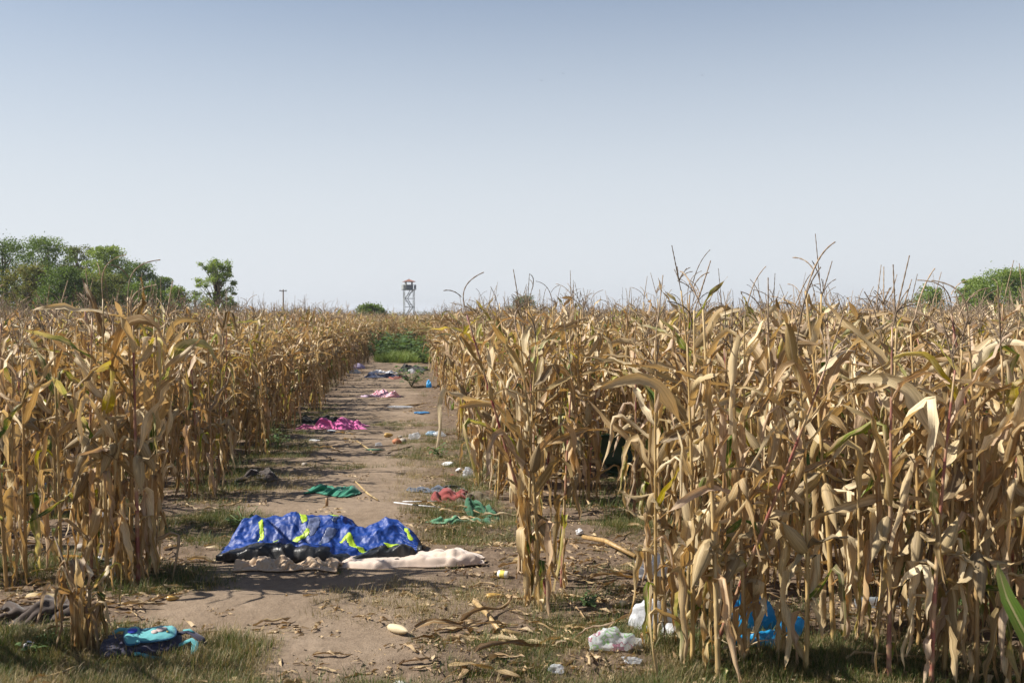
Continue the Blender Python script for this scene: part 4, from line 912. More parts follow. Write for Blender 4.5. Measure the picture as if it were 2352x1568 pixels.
bag(1400, 1508, .115, .07, .09, M_FP, "clear bag with magenta and green print lying in the near grass", 5, 0, .4)
bag(1460, 1500, .06, .04, .04, M_FC, "clear film end trailing from the printed bag", 15, 0)
bag(1278, 1545, .040, .03, .035, M_FC, "small clear crumpled wrapper in the near grass", 6)
bag(1455, 1530, .055, .03, .02, M_FC, "flat clear wrapper between the printed bag and the front stalks", 7)
bg_ = bag(1735, 1448, .13, .08, .21, M_FB, "bright blue plastic bag slumped among the front stalks", 8, .2, 0)
bag(1690, 1430, .06, .05, .08, M_FB, "upper flap of blue plastic beside the blue bag", 9, .8)
bag(1740, 1500, .13, .05, .08, M_FB, "lower blue plastic sheet spread in front of the blue bag", 10, .1)
bag(1810, 1470, .09, .06, .12, M_FB, "second lobe of blue plastic past the blue bag", 11, -.4)
bag(1722, 1383, .035, .03, .05, M_FW, "white tissue tuft behind the blue bag", 12)
bag(255, 1290, .11, .05, .06, M_FC, "clear bottle wrap lying at the foot of the lone clump", 13, .1)
bag(262, 1325, .08, .05, .06, M_FC, "clear crumpled cup in weeds below the lone clump", 14)
bag(238, 1190, .07, .05, .07, M_FW, "dull white bag on soil between the row and the lone clump", 16, cat="plastic bag")
bag(1012, 1012 - 5, .10, .06, .05, M_FC, "clear film scrap lying beside the blue and white wrapper", 17)
bag(992, 997, .12, .07, .06, film_mat("film_palebl", (.45, .62, .78), .9), "pale blue plastic wrapper at the foot of the path side corn", 18)
bag(950, 1008, .09, .07, .07, M_FC, "grey clear bag beyond the red brown stone", 19)
bag(870, 1023, .055, .04, .04, M_FC, "tiny clear bottle end in front of the red brown stone", 20)
bag(620, 954, .11, .08, .10, M_FW, "white bag hanging in the verge weeds behind the dark corn", 21)
bag(658, 893, .28, .14, .10, M_FW, "white plastic sheeting under the verge corn", 22)
bag(815, 857, .22, .16, .10, M_FW, "pile of white and blue plastic under the far verge corn", 23)
bag(822, 847, .25, .16, .12, film_mat("film_lilac", (.5, .45, .62), .95), "lilac plastic heap behind the white pile at the far verge", 24)
bag(946, 858, .09, .09, .11, M_FW, "round white bag on the far path beside the green weed", 25)
bag(986, 892, .07, .06, .11, M_FB, "small sky blue bag caught in the path side corn", 26)
bag(1075, 1098, .07, .05, .075, M_FC, "clear crumpled bag beside the verge grass and red paper", 27)
bag(720, 1012, .12, .07, .02, M_PAPER, "flat white paper on the path edge before the pink cloth", 28, cat="paper", name="paper_sheet")
bag(1030, 1070, .09, .06, .035, M_PAPER, "torn white paper lying at the corn's foot above the red scrap", 29, cat="paper", name="paper_scrap")
bag(1055, 1087, .05, .035, .03, M_PAPER, "white paper scrap with a red corner", 30, cat="paper", name="paper_scrap")
bag(1038, 1092, .035, .03, .015, fab("scrap_red", (.55, .10, .12)), "red scrap lying beside the torn white paper", 31, cat="paper", name="paper_scrap")
bag(67, 1502, .035, .03, .035, M_PAPER, "crumpled white tissue in the near grass below the stub", 32, cat="tissue", name="tissue")
bag(920, 1562, .035, .02, .012, M_PAPER, "white scrap at the very bottom edge of the soil", 33, cat="paper", name="paper_scrap")
bag(760, 992, .09, .06, .02, M_PAPER, "small white label lying under the pink cloth's edge", 34, cat="paper", name="paper_scrap")
bag(96, 1120, .09, .05, .05, film_mat("film_wrap", (.12, .2, .6), .95, .2, [(.55, .7, (.8, .85, .85)), (.36, .42, (.2, .55, .1))]), "blue and white snack wrapper behind the first corn row", 35, cat="wrapper", name="wrapper")
bag(925, 938, .28, .1, .025, M_FC, "silver film strip lying on the path before the long stalk", 36)
bag(965, 949, .16, .08, .03, film_mat("film_sky", (.15, .4, .7), .95), "flat light blue strip beside the long pale stalk", 37)
bag(1665, 1226, .05, .03, .03, film_mat("film_tiny", (.25, .5, .8), .95), "tiny pale blue scrap deep between the stalks", 38, n=14)
bag(1330, 1226, .035, .03, .035, M_PAPER, "white eggshell-like lump on the grass past the path corner", 39, cat="scrap", name="paper_scrap")
bag(860, 1035, .16, .05, .02, F_DGREEN, "thin dark green strip of cloth on the path by the red stone", 40, cat="cloth", name="cloth_strip")
M_STONE = flat_mat("stone_grey", (.36, .32, .27), .9, .25, 8, bstr=.8); M_RSTONE = flat_mat("stone_red", (.46, .20, .11), .9, .3, 8, bstr=.8)
def stone(px, py, s, mat, label, seed):
    return tag(obj("stone", MB().add(*rock_geo(random.Random(seed), s, 3)).mesh("stone", [mat]), None, loc(px, py, s * .4), (0, 0, seed)), label, "stone")
stone(912, 1020, .065, M_RSTONE, "red brown stone on the path beside a grey one", 3); stone(925, 1015, .055, M_STONE, "grey stone touching the red brown one", 5)
stone(186, 1262, .05, M_STONE, "round pale field stone above the dropped yellow cob", 7); stone(700, 1002 + 70, .04, M_STONE, "small pale stone on the dry verge grass", 9)
stone(919, 1002 + 3, .03, M_STONE, "pebble beside the red brown stone", 10)
# corn cobs
def cob(px, py, L, r0, rz, kern, label, tilt=0.0):
    t = thing("corn_cob", loc(px, py, r0 * .9), label, "corn cob", None, rz); t.rotation_euler = (0, R(90) + tilt, rz)
    n, K = 14, 22; V = []; UV = []
    for i in range(K):
        q = i / (K - 1); rad = r0 * (1 - .75 * q ** 3) * (.7 + .3 * min(1, q * 6))
        for j in range(n * 2):
            a = math.pi * j / n; bump = .9 + .1 * (j % 2) if i % 2 else .86 + .1 * (j % 2); V.append((rad * bump * math.cos(a), rad * bump * math.sin(a), q * L - L / 2)); UV.append((j / n / 2, q))
    m = n * 2; F = [(i * m + j, i * m + (j + 1) % m, (i + 1) * m + (j + 1) % m, (i + 1) * m + j) for i in range(K - 1) for j in range(m)] + [tuple(range(m))[::-1], tuple((K - 1) * m + j for j in range(m))]
    obj("kernels", MB().add(V, F, UV).mesh("kernels", [kern]), t); obj("cob_end", MB().add(*lathe([(.004, -L / 2 - .012), (r0 * .35, -L / 2 - .01), (r0 * .4, -L / 2 + .004)], 8)).mesh("cob_end", [M_HUSK]), t)
    return t
M_KERN = flat_mat("kernel", (.46, .29, .08), .35, .3, 60, spec=.5); M_PALE = flat_mat("kernel_pale", (.62, .54, .36), .5, .12, 30); M_DK = flat_mat("kernel_dark", (.42, .20, .03), .4, .35, 60)
cob(165, 1288, .17, .024, .25, M_DK, "dropped orange corn cob on dark soil below the field stone")
cob(1137, 1383, .10, .022, .1, M_KERN, "half eaten yellow cob beside the corner corn")
cob(398, 1388, .07, .016, .2, M_KERN, "small yellow cob piece hidden in a sprout on the path")
cob(1432, 1408, .05, .02, .5, M_PALE, "broken pale cob in the grass above the puffy white bag")
cob(893, 1004, .12, .035, .3, M_KERN, "yellow cob end on the path beyond the red brown stone")
t = thing("husked_ear", loc(914, 1458, .027), "pale husked ear of corn lying on bare path soil", "corn ear"); t.rotation_euler = (R(84), 0, R(40)); t.scale = (.78, .78, 1.15)
obj("husk", MB().add(*lathe([(.012, -.075), (.023, -.068), (.029, -.045), (.032, -.01), (.030, .025), (.022, .055), (.010, .075), (.003, .085)], 14, .03)).mesh("husk", [flat_mat("husk_pale", (.52, .43, .28), .6, .12, 14)]), t)
obj("shank", MB().add(*lathe([(.011, -.088), (.012, -.08), (.012, -.07)], 10)).mesh("shank", [M_HUSK]), t)
# tin
t = thing("tin_can", loc(1156, 1337, .022), "small white and yellow tin lying at the foot of the corner corn", "tin"); t.rotation_euler = (R(90), 0, R(70))
obj("body", MB().add(*lathe([(.021, -.035), (.024, -.032), (.024, .032), (.021, .035)], 18)).mesh("body", [flat_mat("tin_white", (.72, .70, .62), .3, .08, 8, spec=.6)]), t)
obj("label_band", MB().add(*lathe([(.0243, -.02), (.0245, -.015), (.0245, .01), (.0243, .012)], 18)).mesh("band", [flat_mat("tin_yellow", (.70, .58, .12), .35, .1, 8)]), t)
# plastic bottles
M_PET = film_mat("pet", (.55, .62, .68), .45, .08)
def bottle(px, py, label, rz, s=1):
    t = thing("plastic_bottle", loc(px, py, .034 * s), label, "bottle"); t.rotation_euler = (0, R(90), rz); t.scale = (s,) * 3
    pr = [(.012, -.12), (.031, -.115)] + [(.033 if k % 2 else .030, -.10 + .016 * k) for k in range(10)] + [(.026, .07), (.012, .10), (.012, .115)]
    obj("body", MB().add(*lathe(pr, 18)).mesh("body", [M_PET]), t); obj("cap", MB().add(*lathe([(.014, .116), (.015, .118), (.015, .130), (.013, .132)], 12)).mesh("cap", [flat_mat("cap_blue", (.1, .2, .5), .4)]), t)
bottle(2010, 1388, "clear ribbed bottle lying on shaded soil between front stalks", .1); bottle(2062, 1385, "second clear bottle lying end to end with the ribbed one", -.2, .9)
# green shell
M_SHELL = flat_mat("shell_green", (.035, .095, .065), .35, .15, 6, spec=.5)
x, y = P(1418, 1090)
t = thing("plastic_shell", (x, y, gh(x, y)), "open dark green plastic case standing among stalks beside grassy soil", "plastic case", None, .25)
def shell(w_, h_, d_, k=8):
    b = MB(); ring = []
    for i in range(4 * k):
        a = 2 * math.pi * (i + .5) / (4 * k); ex = .35; cx = math.copysign(abs(math.cos(a)) ** ex, math.cos(a)) * w_ / 2; cz = math.copysign(abs(math.sin(a)) ** ex, math.sin(a)) * h_ / 2; ring.append((cx, cz))
    V = []; K = 5; m = len(ring)
    for (s, yy) in ((1.06, 0), (1.06, -.015), (1.0, -.015), (.97, d_ * .9), (.80, d_)):
        V += [(cx * s, yy, cz * s + h_ / 2 + .02) for cx, cz in ring]
    F = [(i * m + j, i * m + (j + 1) % m, (i + 1) * m + (j + 1) % m, (i + 1) * m + j) for i in range(K - 1) for j in range(m)] + [tuple((K - 1) * m + j for j in range(m))]
    return b.add(V, F)
s1 = obj("shell_back", shell(.40, .30, .10).mesh("shell", [M_SHELL]), t, (0, 0, .10), (R(-12), 0, 0)); s2 = obj("shell_front", shell(.36, .22, .08).mesh("shell", [M_SHELL]), t, (.04, -.12, .0), (R(-60), R(8), 0))
for s_ in (s1, s2):
    so = s_.modifiers.new("thickness", 'SOLIDIFY'); so.thickness = .005
obj("handle", MB().add(*tube([(-.05, 0, .44), (-.05, -.01, .465), (.05, -.01, .465), (.05, 0, .44)], .007, 6)).mesh("handle", [M_BLACK]), t)

# ------------------------------------------------------------------ baby carrier
M_NAVYP = fab("carrier_navy", (.035, .033, .06), weave=200); M_TURQ = fab("carrier_turquoise", (.11, .38, .40), weave=200); M_PIPE = fab("carrier_piping", (.02, .11, .20)); M_BADGE = fab("carrier_badge", (.02, .05, .45)); M_PATCH = fab("carrier_patch", (.55, .44, .40)); M_YEL = fab("carrier_yellow", (.6, .42, .1))
def pad(w_, d_, h_, seed, ex=.55, wr=.12, n=26, m=64, gath=0):
    """stuffed pad: superellipse outline, domed top, gathered edge"""
    o_ = seed * 7.3; V = []; F = []
    for i in range(n):
        q = i / (n - 1); top = q <= .62; s = math.sin(min(1, q / .62) * math.pi / 2) if top else 1 - (q - .62) / .38 * .6
        z = h_ * (math.cos(min(1, q / .62) * math.pi / 2) ** .55) if top else -h_ * .15 * (q - .62) / .38
        for j in range(m):
            a = 2 * math.pi * j / m; cx = math.copysign(abs(math.cos(a)) ** ex, math.cos(a)) * w_ / 2 * s; cy = math.copysign(abs(math.sin(a)) ** ex, math.sin(a)) * d_ / 2 * s
            nz = (float(fbm(np.array([cx * 20 + o_]), np.array([cy * 20]), 3)[0]) + .55 * float(abs(fbm(np.array([cx * 45 + o_]), np.array([cy * 30 + cx * 15]), 2)[0]))) * h_ * wr * 6.5 * (s ** .5); g = gath * h_ * math.sin(a * 26) * (s ** 4) if gath else 0
            V.append((cx, cy, max(z + nz + g * .5, -.02)))
    F = [(i * m + j, i * m + (j + 1) % m, (i + 1) * m + (j + 1) % m, (i + 1) * m + j) for i in range(n - 1) for j in range(m)]
    return MB().add(V, F)
x, y = P(345, 1500)
car = thing("baby_carrier", (x, y, gh(x, y) + .025), "navy and turquoise padded baby carrier with round blue badge lying by the stub", "baby carrier", None, .22); car.rotation_euler = (R(16), 0, R(12))
obj("body", pad(.31, .24, .052, 1, .8, .16, gath=.14).mesh("body", [M_NAVYP]), car, (.0, 0, 0))
obj("side_flap", pad(.13, .20, .035, 2, .8, .16).mesh("flap", [M_NAVYP]), car, (-.17, -.01, 0))
def piped(name, w_, d_, h_, seed, loc_, rz, ex=.6):
    o = obj(name, pad(w_, d_, h_, seed, ex, .16, gath=.2).mesh(name, [M_TURQ]), car, loc_, (0, 0, rz))
    pts = [(math.copysign(abs(math.cos(a)) ** ex, math.cos(a)) * w_ * .5, math.copysign(abs(math.sin(a)) ** ex, math.sin(a)) * d_ * .5, .004) for a in np.linspace(0, 2 * math.pi, 49)]
    pi_ = obj("piping", MB().add(*tube(pts, .0052, 6, False)).mesh("piping", [M_PIPE]), o); return o
pan = piped("front_panel", .185, .12, .018, 3, (.035, -.005, .060), .12); pk = piped("chest_pad", .08, .15, .020, 4, (-.078, -.008, .060), .2)
obj("badge", MB().add(*lathe([(.024, 0), (.0245, .003), (.022, .005), (.002, .006)], 24)).mesh("badge", [M_BADGE]), pk, (0, .018, .022), (R(-4), 0, 0))
for k, (a, b_, s) in enumerate([(-.01, .0, .016), (.018, .012, .019), (.035, .018, .014)]):
    obj("fabric_patch", MB().add(*lathe([(s, 0), (s * 1.02, .002), (s * .8, .004), (.002, .005)], 14, .12)).mesh("patch", [M_PATCH]), pan, (a, b_, .019))
obj("fabric_patch", MB().add(*lathe([(.006, 0), (.006, .003), (.001, .004)], 8)).mesh("patch", [M_YEL]), pan, (.052, -.012, .019))
def strap(name, pts, w_, mat, parent): return obj(name, MB().add(*tube(pts, w_, 10, True, .38)).mesh(name, [mat]), parent)
strap("strap", [(.13, .03, .03), (.17, .05, .035), (.20, .04, .03), (.225, .01, .03), (.25, -.005, .02), (.27, -.03, .01)], [.014, .016, .017, .018, .02, .012], M_NAVYP, car)
strap("strap", [(.155, .052, .04), (.185, .052, .042), (.21, .03, .040)], [.006, .009, .006], M_TURQ, car)
strap("strap", [(.14, -.05, .02), (.17, -.045, .03), (.205, -.035, .04), (.225, -.05, .03), (.226, -.085, .012), (.222, -.11, .004)], [.012, .014, .014, .017, .02, .016], M_TURQ, car)
strap("strap", [(-.12, .085, .045), (-.16, .09, .045), (-.19, .08, .03)], [.012, .016, .014], M_TURQ, car)
strap("strap", [(-.06, -.11, .03), (-.03, -.10, .03), (.02, -.13, .015), (.08, -.135, .01)], [.02, .022, .014, .01], M_TURQ, car)

# ------------------------------------------------------------------ broken stub of stalks
x, y = P(195, 1505)
st = thing("corn_stub", (x, y, gh(x, y)), "broken off bundle of dry corn stalks beside the baby carrier", "corn stub")
b = MB()
for k in range(7):
    a = rnd.uniform(0, 6.28); q = rnd.uniform(.01, .07); h_ = rnd.uniform(.2, .31); p0 = (math.cos(a) * q, math.sin(a) * q * .6, 0); lean = (rnd.gauss(0, .03), rnd.gauss(0, .02))
    obj("stalk", MB().add(*tube([p0, (p0[0] + lean[0] * .5, p0[1] + lean[1] * .5, h_ * .5), (p0[0] + lean[0], p0[1] + lean[1], h_)], [.013, .012, .012], 8)).mesh("stalk", [M_STALK]), st)
for k in range(30):
    li = rnd.choice(BYK['hang'] + BYK['kink']); a = rnd.uniform(0, 6.28); z = rnd.uniform(.14, .33); sc = min(.62, (z + .01) / (-LEAF[li][3]))
    o = obj("leaf", LEAF[li][2], st, (math.cos(a) * .04, math.sin(a) * .03, z), (0, 0, a), (sc * .9, sc * 1.2, sc))
    if k in (3, 8): o.material_slots[0].link = 'OBJECT'; o.material_slots[0].material = M_GREEN
pts = [(0, 0, .02), (-.03, 0, .2), (-.07, 0, .34), (-.12, .03, .45), (-.17, .05, .56)]; obj("tassel_stem", MB().add(*tube(pts, [.005, .004, .004, .0065, .003], 6)).mesh("stem", [M_TASSEL]), st)
x, y = P(728, 1188); stub = tag(obj("stalk_stump", MB().add(*tube([(0, 0, 0), (.002, 0, .04), (.0, 0, .075)], [.014, .013, .013], 8)).mesh("stump", [M_STALK]), None, (x, y + .45, gh(x, y + .45))), "short stalk stump standing behind the tent's crest", "stump")

# a corn plant at the corner of the frame, close to the camera, with one green blade
nb = thing("corn_plant", (1.60, 2.5, gh(1.60, 2.5) - .03), "blurred corn plant with one broad green leaf standing nearest of all", "corn plant")
obj("stalk", MB().add(*tube([(0, 0, 0), (.01, 0, .4), (.0, 0, .62)], [.013, .012, .009], 8)).mesh("stalk", [M_STALK]), nb)
cl_ = np.array([(0, 0, .45), (-.06, -.01, .53), (-.13, -.02, .64), (-.20, -.02, .74), (-.26, -.01, .84), (-.31, 0, .93), (-.345, .01, 1.0), (-.36, .02, 1.06), (-.365, .02, 1.09)]); V = []; UV = []
for i_, c0 in enumerate(cl_):
    t_ = i_ / 8; wd = .034 * min(1, t_ * 5 + .4) * (1 - t_ ** 2.2) + .001
    for j_ in range(5):
        q = j_ / 2 - 1; V.append(c0 + np.array([.72, -.35, .6]) * q * wd + np.array([.3, -.8, -.3]) * (abs(q) * .35 * wd + .004 * math.sin(9 * t_ + q * 2))); UV.append((j_ / 4, t_))
obj("leaf", MB().add(V, grid_faces(9, 5), UV).mesh("leaf", [leaf_material("fresh_leaf", [(0, (.09, .17, .03)), (.5, (.13, .23, .035)), (1, (.17, .25, .05))], trans=.35)]), nb)

# ------------------------------------------------------------------ weeds
def weed(px, py, w_, h_, label, seed, n=60, mat=M_WEED, group=None, D=None):
    r = random.Random(seed); x, y = P(px, py) if D is None else (PD(px, D), D)
    t = thing("weed", (x, y, gh(x, y)), label, "weed", group); b = MB(); sb = MB()
    for k in range(max(4, n // 9)):
        a = r.uniform(0, 6.28); e = (math.cos(a) * w_ * .4, math.sin(a) * w_ * .4, h_ * r.uniform(.5, 1)); sb.add(*tube([(0, 0, 0), (e[0] * .4, e[1] * .4, e[2] * .6), e], [.006, .005, .003], 4))
        for q in range(9):
            f = r.uniform(.25, 1.05); p0 = np.array(e) * f + [r.gauss(0, w_ * .09), r.gauss(0, w_ * .09), r.gauss(0, h_ * .07)]; L = w_ * r.uniform(.10, .19); aa = r.uniform(0, 6.28); el = r.uniform(-.3, .8)
            T = np.array([math.cos(aa) * math.cos(el), math.sin(aa) * math.cos(el), math.sin(el)]); s = np.array([-math.sin(aa), math.cos(aa), 0]); V = []
            for i, wv in enumerate((.12, .8, 1, .55, .05)):
                c0 = p0 + T * L * i / 4 + np.array([0, 0, -.25 * L * (i / 4) ** 2]); V += [c0 - s * L * .34 * wv, c0 + [0, 0, -.04 * L], c0 + s * L * .34 * wv]
            b.add(V, [(3 * i + j, 3 * i + j + 1, 3 * i + j + 4, 3 * i + j + 3) for i in range(4) for j in (0, 1)], None, 0, r.random() + .001)
    tag(obj("foliage", b.mesh("foliage", [mat]), t), kind='stuff'); obj("stem", sb.mesh("stem", [mat]), t)
weed(1012, 1050, .36, .18, "low bright green weed at the foot of the path side corn", 1, 70)
weed(945, 888, .9, .55, "rounded leafy green weed on the far path edge", 2, 120)
weed(1345, 1405, .22, .06, "small flat weed rosette on bare soil before the puffy white bag", 3, 60)
weed(1038, 945, .2, .22, "small lime green weed beside the pale blue strip", 4, 30, grass_mat("lime_weed", [(0, (.22, .34, .04)), (1, (.3, .42, .06))]))
weed(2215, 1400, .30, .12, "sparse weed on shaded soil in the gap of the front row", 5, 60)
weed(640, 1030, .36, .30, "dark green broad leaved weed below the hanging white bag", 6, 45)
weed(265, 1310, .34, .14, "feathery weed growing through the clear bottle wrap", 7, 70, M_T4)
weed(100, 1500, .22, .06, "low green weed in the near grass by the white tissue", 8, 70)
weed(560, 1215, .3, .16, "green verge weed behind the tent's outer end", 9, 60)
for k, (px, D, w_, h_) in enumerate([(880, 42, 1.2, 1.0), (905, 44, 1.4, 1.3), (930, 43, 1.3, 1.2), (950, 41, 1.3, 1.2), (968, 39, 1.0, 1.1), (885, 38.5, .9, .7), (972, 36.5, .8, .8), (866, 40, 1.0, .8), (915, 47, 1.8, 1.6), (945, 48, 1.6, 1.5), (895, 47, 1.6, 1.4), (870, 45, 1.3, 1.3)]):
    weed(px, 0, w_, h_ * .8, "dark green bushy weed in the thicket where the path ends", 20 + k, 170, M_WEED, "bushy weeds where the path ends", D)

# ------------------------------------------------------------------ trees
def tree(px, D, top, width, label, seed, mat=M_T1, leaf=.06, n=20000, cl=210, base=.0, airy=False, group=None, name="tree", cat="tree"):
    r = np.random.RandomState(seed); H = ZD(top, D); Wd = width / (LENS / 36 * 2352) * D; x = PD(px, D)
    t = thing(name, (x, D, 0), label, cat, group)
    hb = MB(); rr = random.Random(seed); trunk = [(0, 0, 0), (rr.gauss(0, .1), 0, H * .3), (rr.gauss(0, .2), 0, H * .6), (rr.gauss(0, .2), 0, H * .9)]
    obj("trunk", MB().add(*tube(trunk, [.04 * H * .5, .03 * H * .5, .02 * H * .5, .01], 7)).mesh("trunk", [M_BARK]), t)
    cs = []
    for i in range(cl):
        z = base + (1 - base) * (r.rand() ** .8); rad = Wd / 2 * (1 - abs(z - .5) ** 1.8 * 1.7) if not airy else Wd / 2 * (1 - .6 * (z - .5))
        a = r.rand() * 6.28; q = max(rad, .15) * math.sqrt(r.rand()) * 1.0; cs.append((math.cos(a) * q, math.sin(a) * q, z * H * .97))
    cs = np.array(cs); cs[0] = (0, 0, H * .96); cs[1] = (Wd * .15, 0, H * .9); cr_ = Wd * (.075 if airy else .10) * (.5 + 1.0 * r.rand(cl))
    for i in range(0, cl, 4 if not airy else 1):
        c_ = cs[i]; z0 = max(.15 * H, c_[2] - H * .25); hb.add(*tube([(0, 0, z0), tuple(c_ * [.5, .5, 0] + [0, 0, (z0 + c_[2]) / 2]), tuple(c_)], [.025 * H * .3, .015 * H * .3, .008], 4))
    obj("limbs", hb.mesh("limbs", [M_BARK]), t)
    k = r.randint(0, cl, n); d = r.normal(0, 1, (n, 3)); d /= np.linalg.norm(d, axis=1)[:, None]; d *= (r.rand(n) ** .33 * np.where(r.rand(n) < (.35 if airy else .08), 1.8, 1.0))[:, None]
    c0 = cs[k] + d * cr_[k][:, None] * [1, 1, .7]; c0[:, 2] = np.maximum(c0[:, 2], .1)
    A = r.normal(0, 1, (n, 3)); A /= np.linalg.norm(A, axis=1)[:, None]; B = np.cross(A, r.normal(0, 1, (n, 3))); B /= np.linalg.norm(B, axis=1)[:, None]
    s = leaf * (.5 + r.rand(n))[:, None]; V = np.stack([c0 - A * s, c0 - B * s * .5, c0 + A * s, c0 + B * s * .5], 1).reshape(-1, 3)
    b = MB(); b.add(V, [(4 * i, 4 * i + 1, 4 * i + 2, 4 * i + 3) for i in range(n)]); b.lr = [np.repeat(np.clip(r.rand(cl)[k] * .6 + r.rand(n) * .4, .001, 1), 4)]
    tag(obj("crown", b.mesh("crown", [mat], False), t), kind='stuff'); return t
TG = "trees along the field edge"
tree(8, 64, 545, 190, "dense dark green tree farthest along the tree line from the tower", 1, M_T1, group=TG)
tree(112, 68, 541, 150, "tallest round topped tree of the tree line", 2, M_T1, group=TG)
tree(180, 72, 560, 100, "narrow pointed tree beside the tallest one", 3, M_T3, n=14000, group=TG)
tree(246, 66, 562, 130, "lighter green spreading tree near the tall tassels of the lone clump", 4, M_T2, group=TG)
tree(318, 74, 600, 120, "lower dark tree sloping down from the lighter spreading one", 5, M_T1, n=15000, group=TG)
tree(372, 76, 632, 70, "small dark tree near the end of the tree line", 6, M_T1, n=11000, group=TG)
tree(60, 58, 605, 130, "olive brown shrub in front of the tallest tree", 7, M_T3, n=15000, name="shrub", cat="shrub", group=TG)
tree(150, 56, 612, 130, "mid green shrub in front of the narrow tree", 8, M_T1, n=15000, name="shrub", cat="shrub", group=TG)
tree(235, 58, 625, 140, "shrub with rusty leaves under the lighter spreading tree", 9, M_T3, n=15000, name="shrub", cat="shrub", group=TG)
tree(330, 62, 645, 110, "dark low shrub under the sloping end of the tree line", 10, M_T1, n=12000, name="shrub", cat="shrub", group=TG)
tree(405, 66, 655, 75, "bright green shrub at the end of the tree line", 11, M_T2, n=9000, name="shrub", cat="shrub", group=TG)
tree(-60, 62, 570, 130, "tree at the outer limit of the tree line", 12, M_T1, group=TG)
tree(496, 70, 590, 96, "lone airy tree with a wispy layered crown beside the tree line", 13, M_T2, leaf=.06, n=12000, cl=80, base=.25, airy=True)
tree(448, 72, 664, 60, "pale green bush at the foot of the lone airy tree", 14, M_T4, n=2000, name="bush", cat="bush")
tree(538, 110, 688, 60, "pale low bush between the lone airy tree and the utility pole", 15, M_T4, n=1500, name="bush", cat="bush")
tree(852, 95, 697, 78, "dark rounded bush standing before the watchtower", 16, M_T1, leaf=.1, n=9000, name="bush", cat="bush")
tree(905, 150, 716, 60, "low bush between the rounded bush and the tower foot", 17, M_T1, n=1500, name="bush", cat="bush")
tree(975, 150, 714, 90, "low green hedge bush past the tower foot", 18, M_T4, n=2000, name="bush", cat="bush")
tree(1205, 120, 678, 70, "pale grey green bush rising above the corn tassels", 19, M_T4, leaf=.1, n=5000, name="bush", cat="bush")
RG = "trees beyond the corn by the watchful tall tassels"
tree(2320, 84, 618, 170, "tallest full crowned willow beyond the bottle side corn", 20, M_T2, leaf=.08, n=24000, cl=300)
tree(2238, 86, 634, 90, "slightly lower willow joined to the full crowned one", 21, M_T2, leaf=.08, n=14000)
tree(2135, 92, 655, 80, "small light tree standing apart from the two willows", 22, M_T2, leaf=.08, n=9000)
tree(2400, 84, 622, 130, "willow at the outer limit past the full crowned one", 23, M_T2, leaf=.08, n=14000)
tree(2080, 120, 686, 60, "low distant bush between the corn and the small light tree", 24, M_T4, n=1400, name="bush", cat="bush")
tree(1190, 240, 703, 90, "far pale bush on the horizon behind the tassels", 25, M_T4, leaf=.3, n=1400, name="bush", cat="bush")

# ------------------------------------------------------------------ watchtower
D = 255; k = D / (LENS / 36 * 2352)      # metres per pixel there
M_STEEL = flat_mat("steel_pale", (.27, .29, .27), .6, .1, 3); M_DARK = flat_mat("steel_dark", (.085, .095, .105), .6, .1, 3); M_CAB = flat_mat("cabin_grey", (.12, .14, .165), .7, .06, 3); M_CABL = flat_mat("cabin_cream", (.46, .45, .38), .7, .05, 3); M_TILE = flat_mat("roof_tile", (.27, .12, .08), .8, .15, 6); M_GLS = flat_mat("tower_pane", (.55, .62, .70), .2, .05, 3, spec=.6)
tw = thing("watchtower", (PD(939.5, D), D, 0), "steel lattice watchtower with a red roofed cabin beyond the path's end", "watchtower", None, R(14))
hp = ZD(664, D); ht = ZD(648, D); a_ = 1.25
levels = [0, hp * .25, hp * .5, hp * .75, hp]
for sx in (-1, 1):
    for sy in (-1, 1):
        obj("leg", MB().add(*box(sx * a_, sy * a_, hp / 2, .13, .13, hp)).mesh("leg", [M_STEEL], False), tw)
for z in levels[1:]:
    for ax in (0, 1):
        for s in (-1, 1):
            g_ = box(0, s * a_, z, 2 * a_ - .17, .12, .12) if ax == 0 else box(s * a_, 0, z, .12, 2 * a_ - .17, .12); obj("crossbeam", MB().add(*g_).mesh("crossbeam", [M_STEEL], False), tw)
for i in range(4):
    z0, z1 = levels[i], levels[i + 1]; s = 1 if i % 2 else -1
    for off, mt in ((-a_, M_STEEL), (a_, M_STEEL)):
        obj("brace", MB().add(*bar((-a_ * s, off, z0 + .1), (a_ * s, off, z1 - .1), .05)).mesh("brace", [mt]), tw); obj("brace", MB().add(*bar((off, a_ * s, z0 + .1), (off, -a_ * s, z1 - .1), .05)).mesh("brace", [mt]), tw)
    for q in (-.28, .28): obj("stair_stringer", MB().add(*bar((-a_ * .5 * s + q, 0, z0), (a_ * .5 * s + q, 0, z1), .085)).mesh("stringer", [M_DARK]), tw)
obj("deck", MB().add(*box(0, 0, hp + .08, 3.3, 3.3, .16)).mesh("deck", [M_DARK], False), tw)
cw, ch = 1.75, ht - hp + .1
cab = obj("cabin", MB().add(*box(0, 0, hp + .16 + ch * .28, cw, cw, ch * .56)).mesh("cabin", [M_CAB], False), tw)
for sx in (-1, 1):
    for sy in (-1, 1): obj("corner_post", MB().add(*box(sx * (cw / 2 - .1), sy * (cw / 2 - .1), hp + .16 + ch * .78, .2, .2, ch * .44)).mesh("corner_post", [M_CAB], False), tw)
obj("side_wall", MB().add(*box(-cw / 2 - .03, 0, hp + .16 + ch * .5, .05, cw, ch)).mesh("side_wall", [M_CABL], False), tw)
obj("window_sill", MB().add(*box(.05, -cw / 2 - .02, hp + .16 + ch * .57, cw * .8, .06, .08)).mesh("sill", [M_DARK], False), tw)
rz0 = hp + .16 + ch; e = 1.5
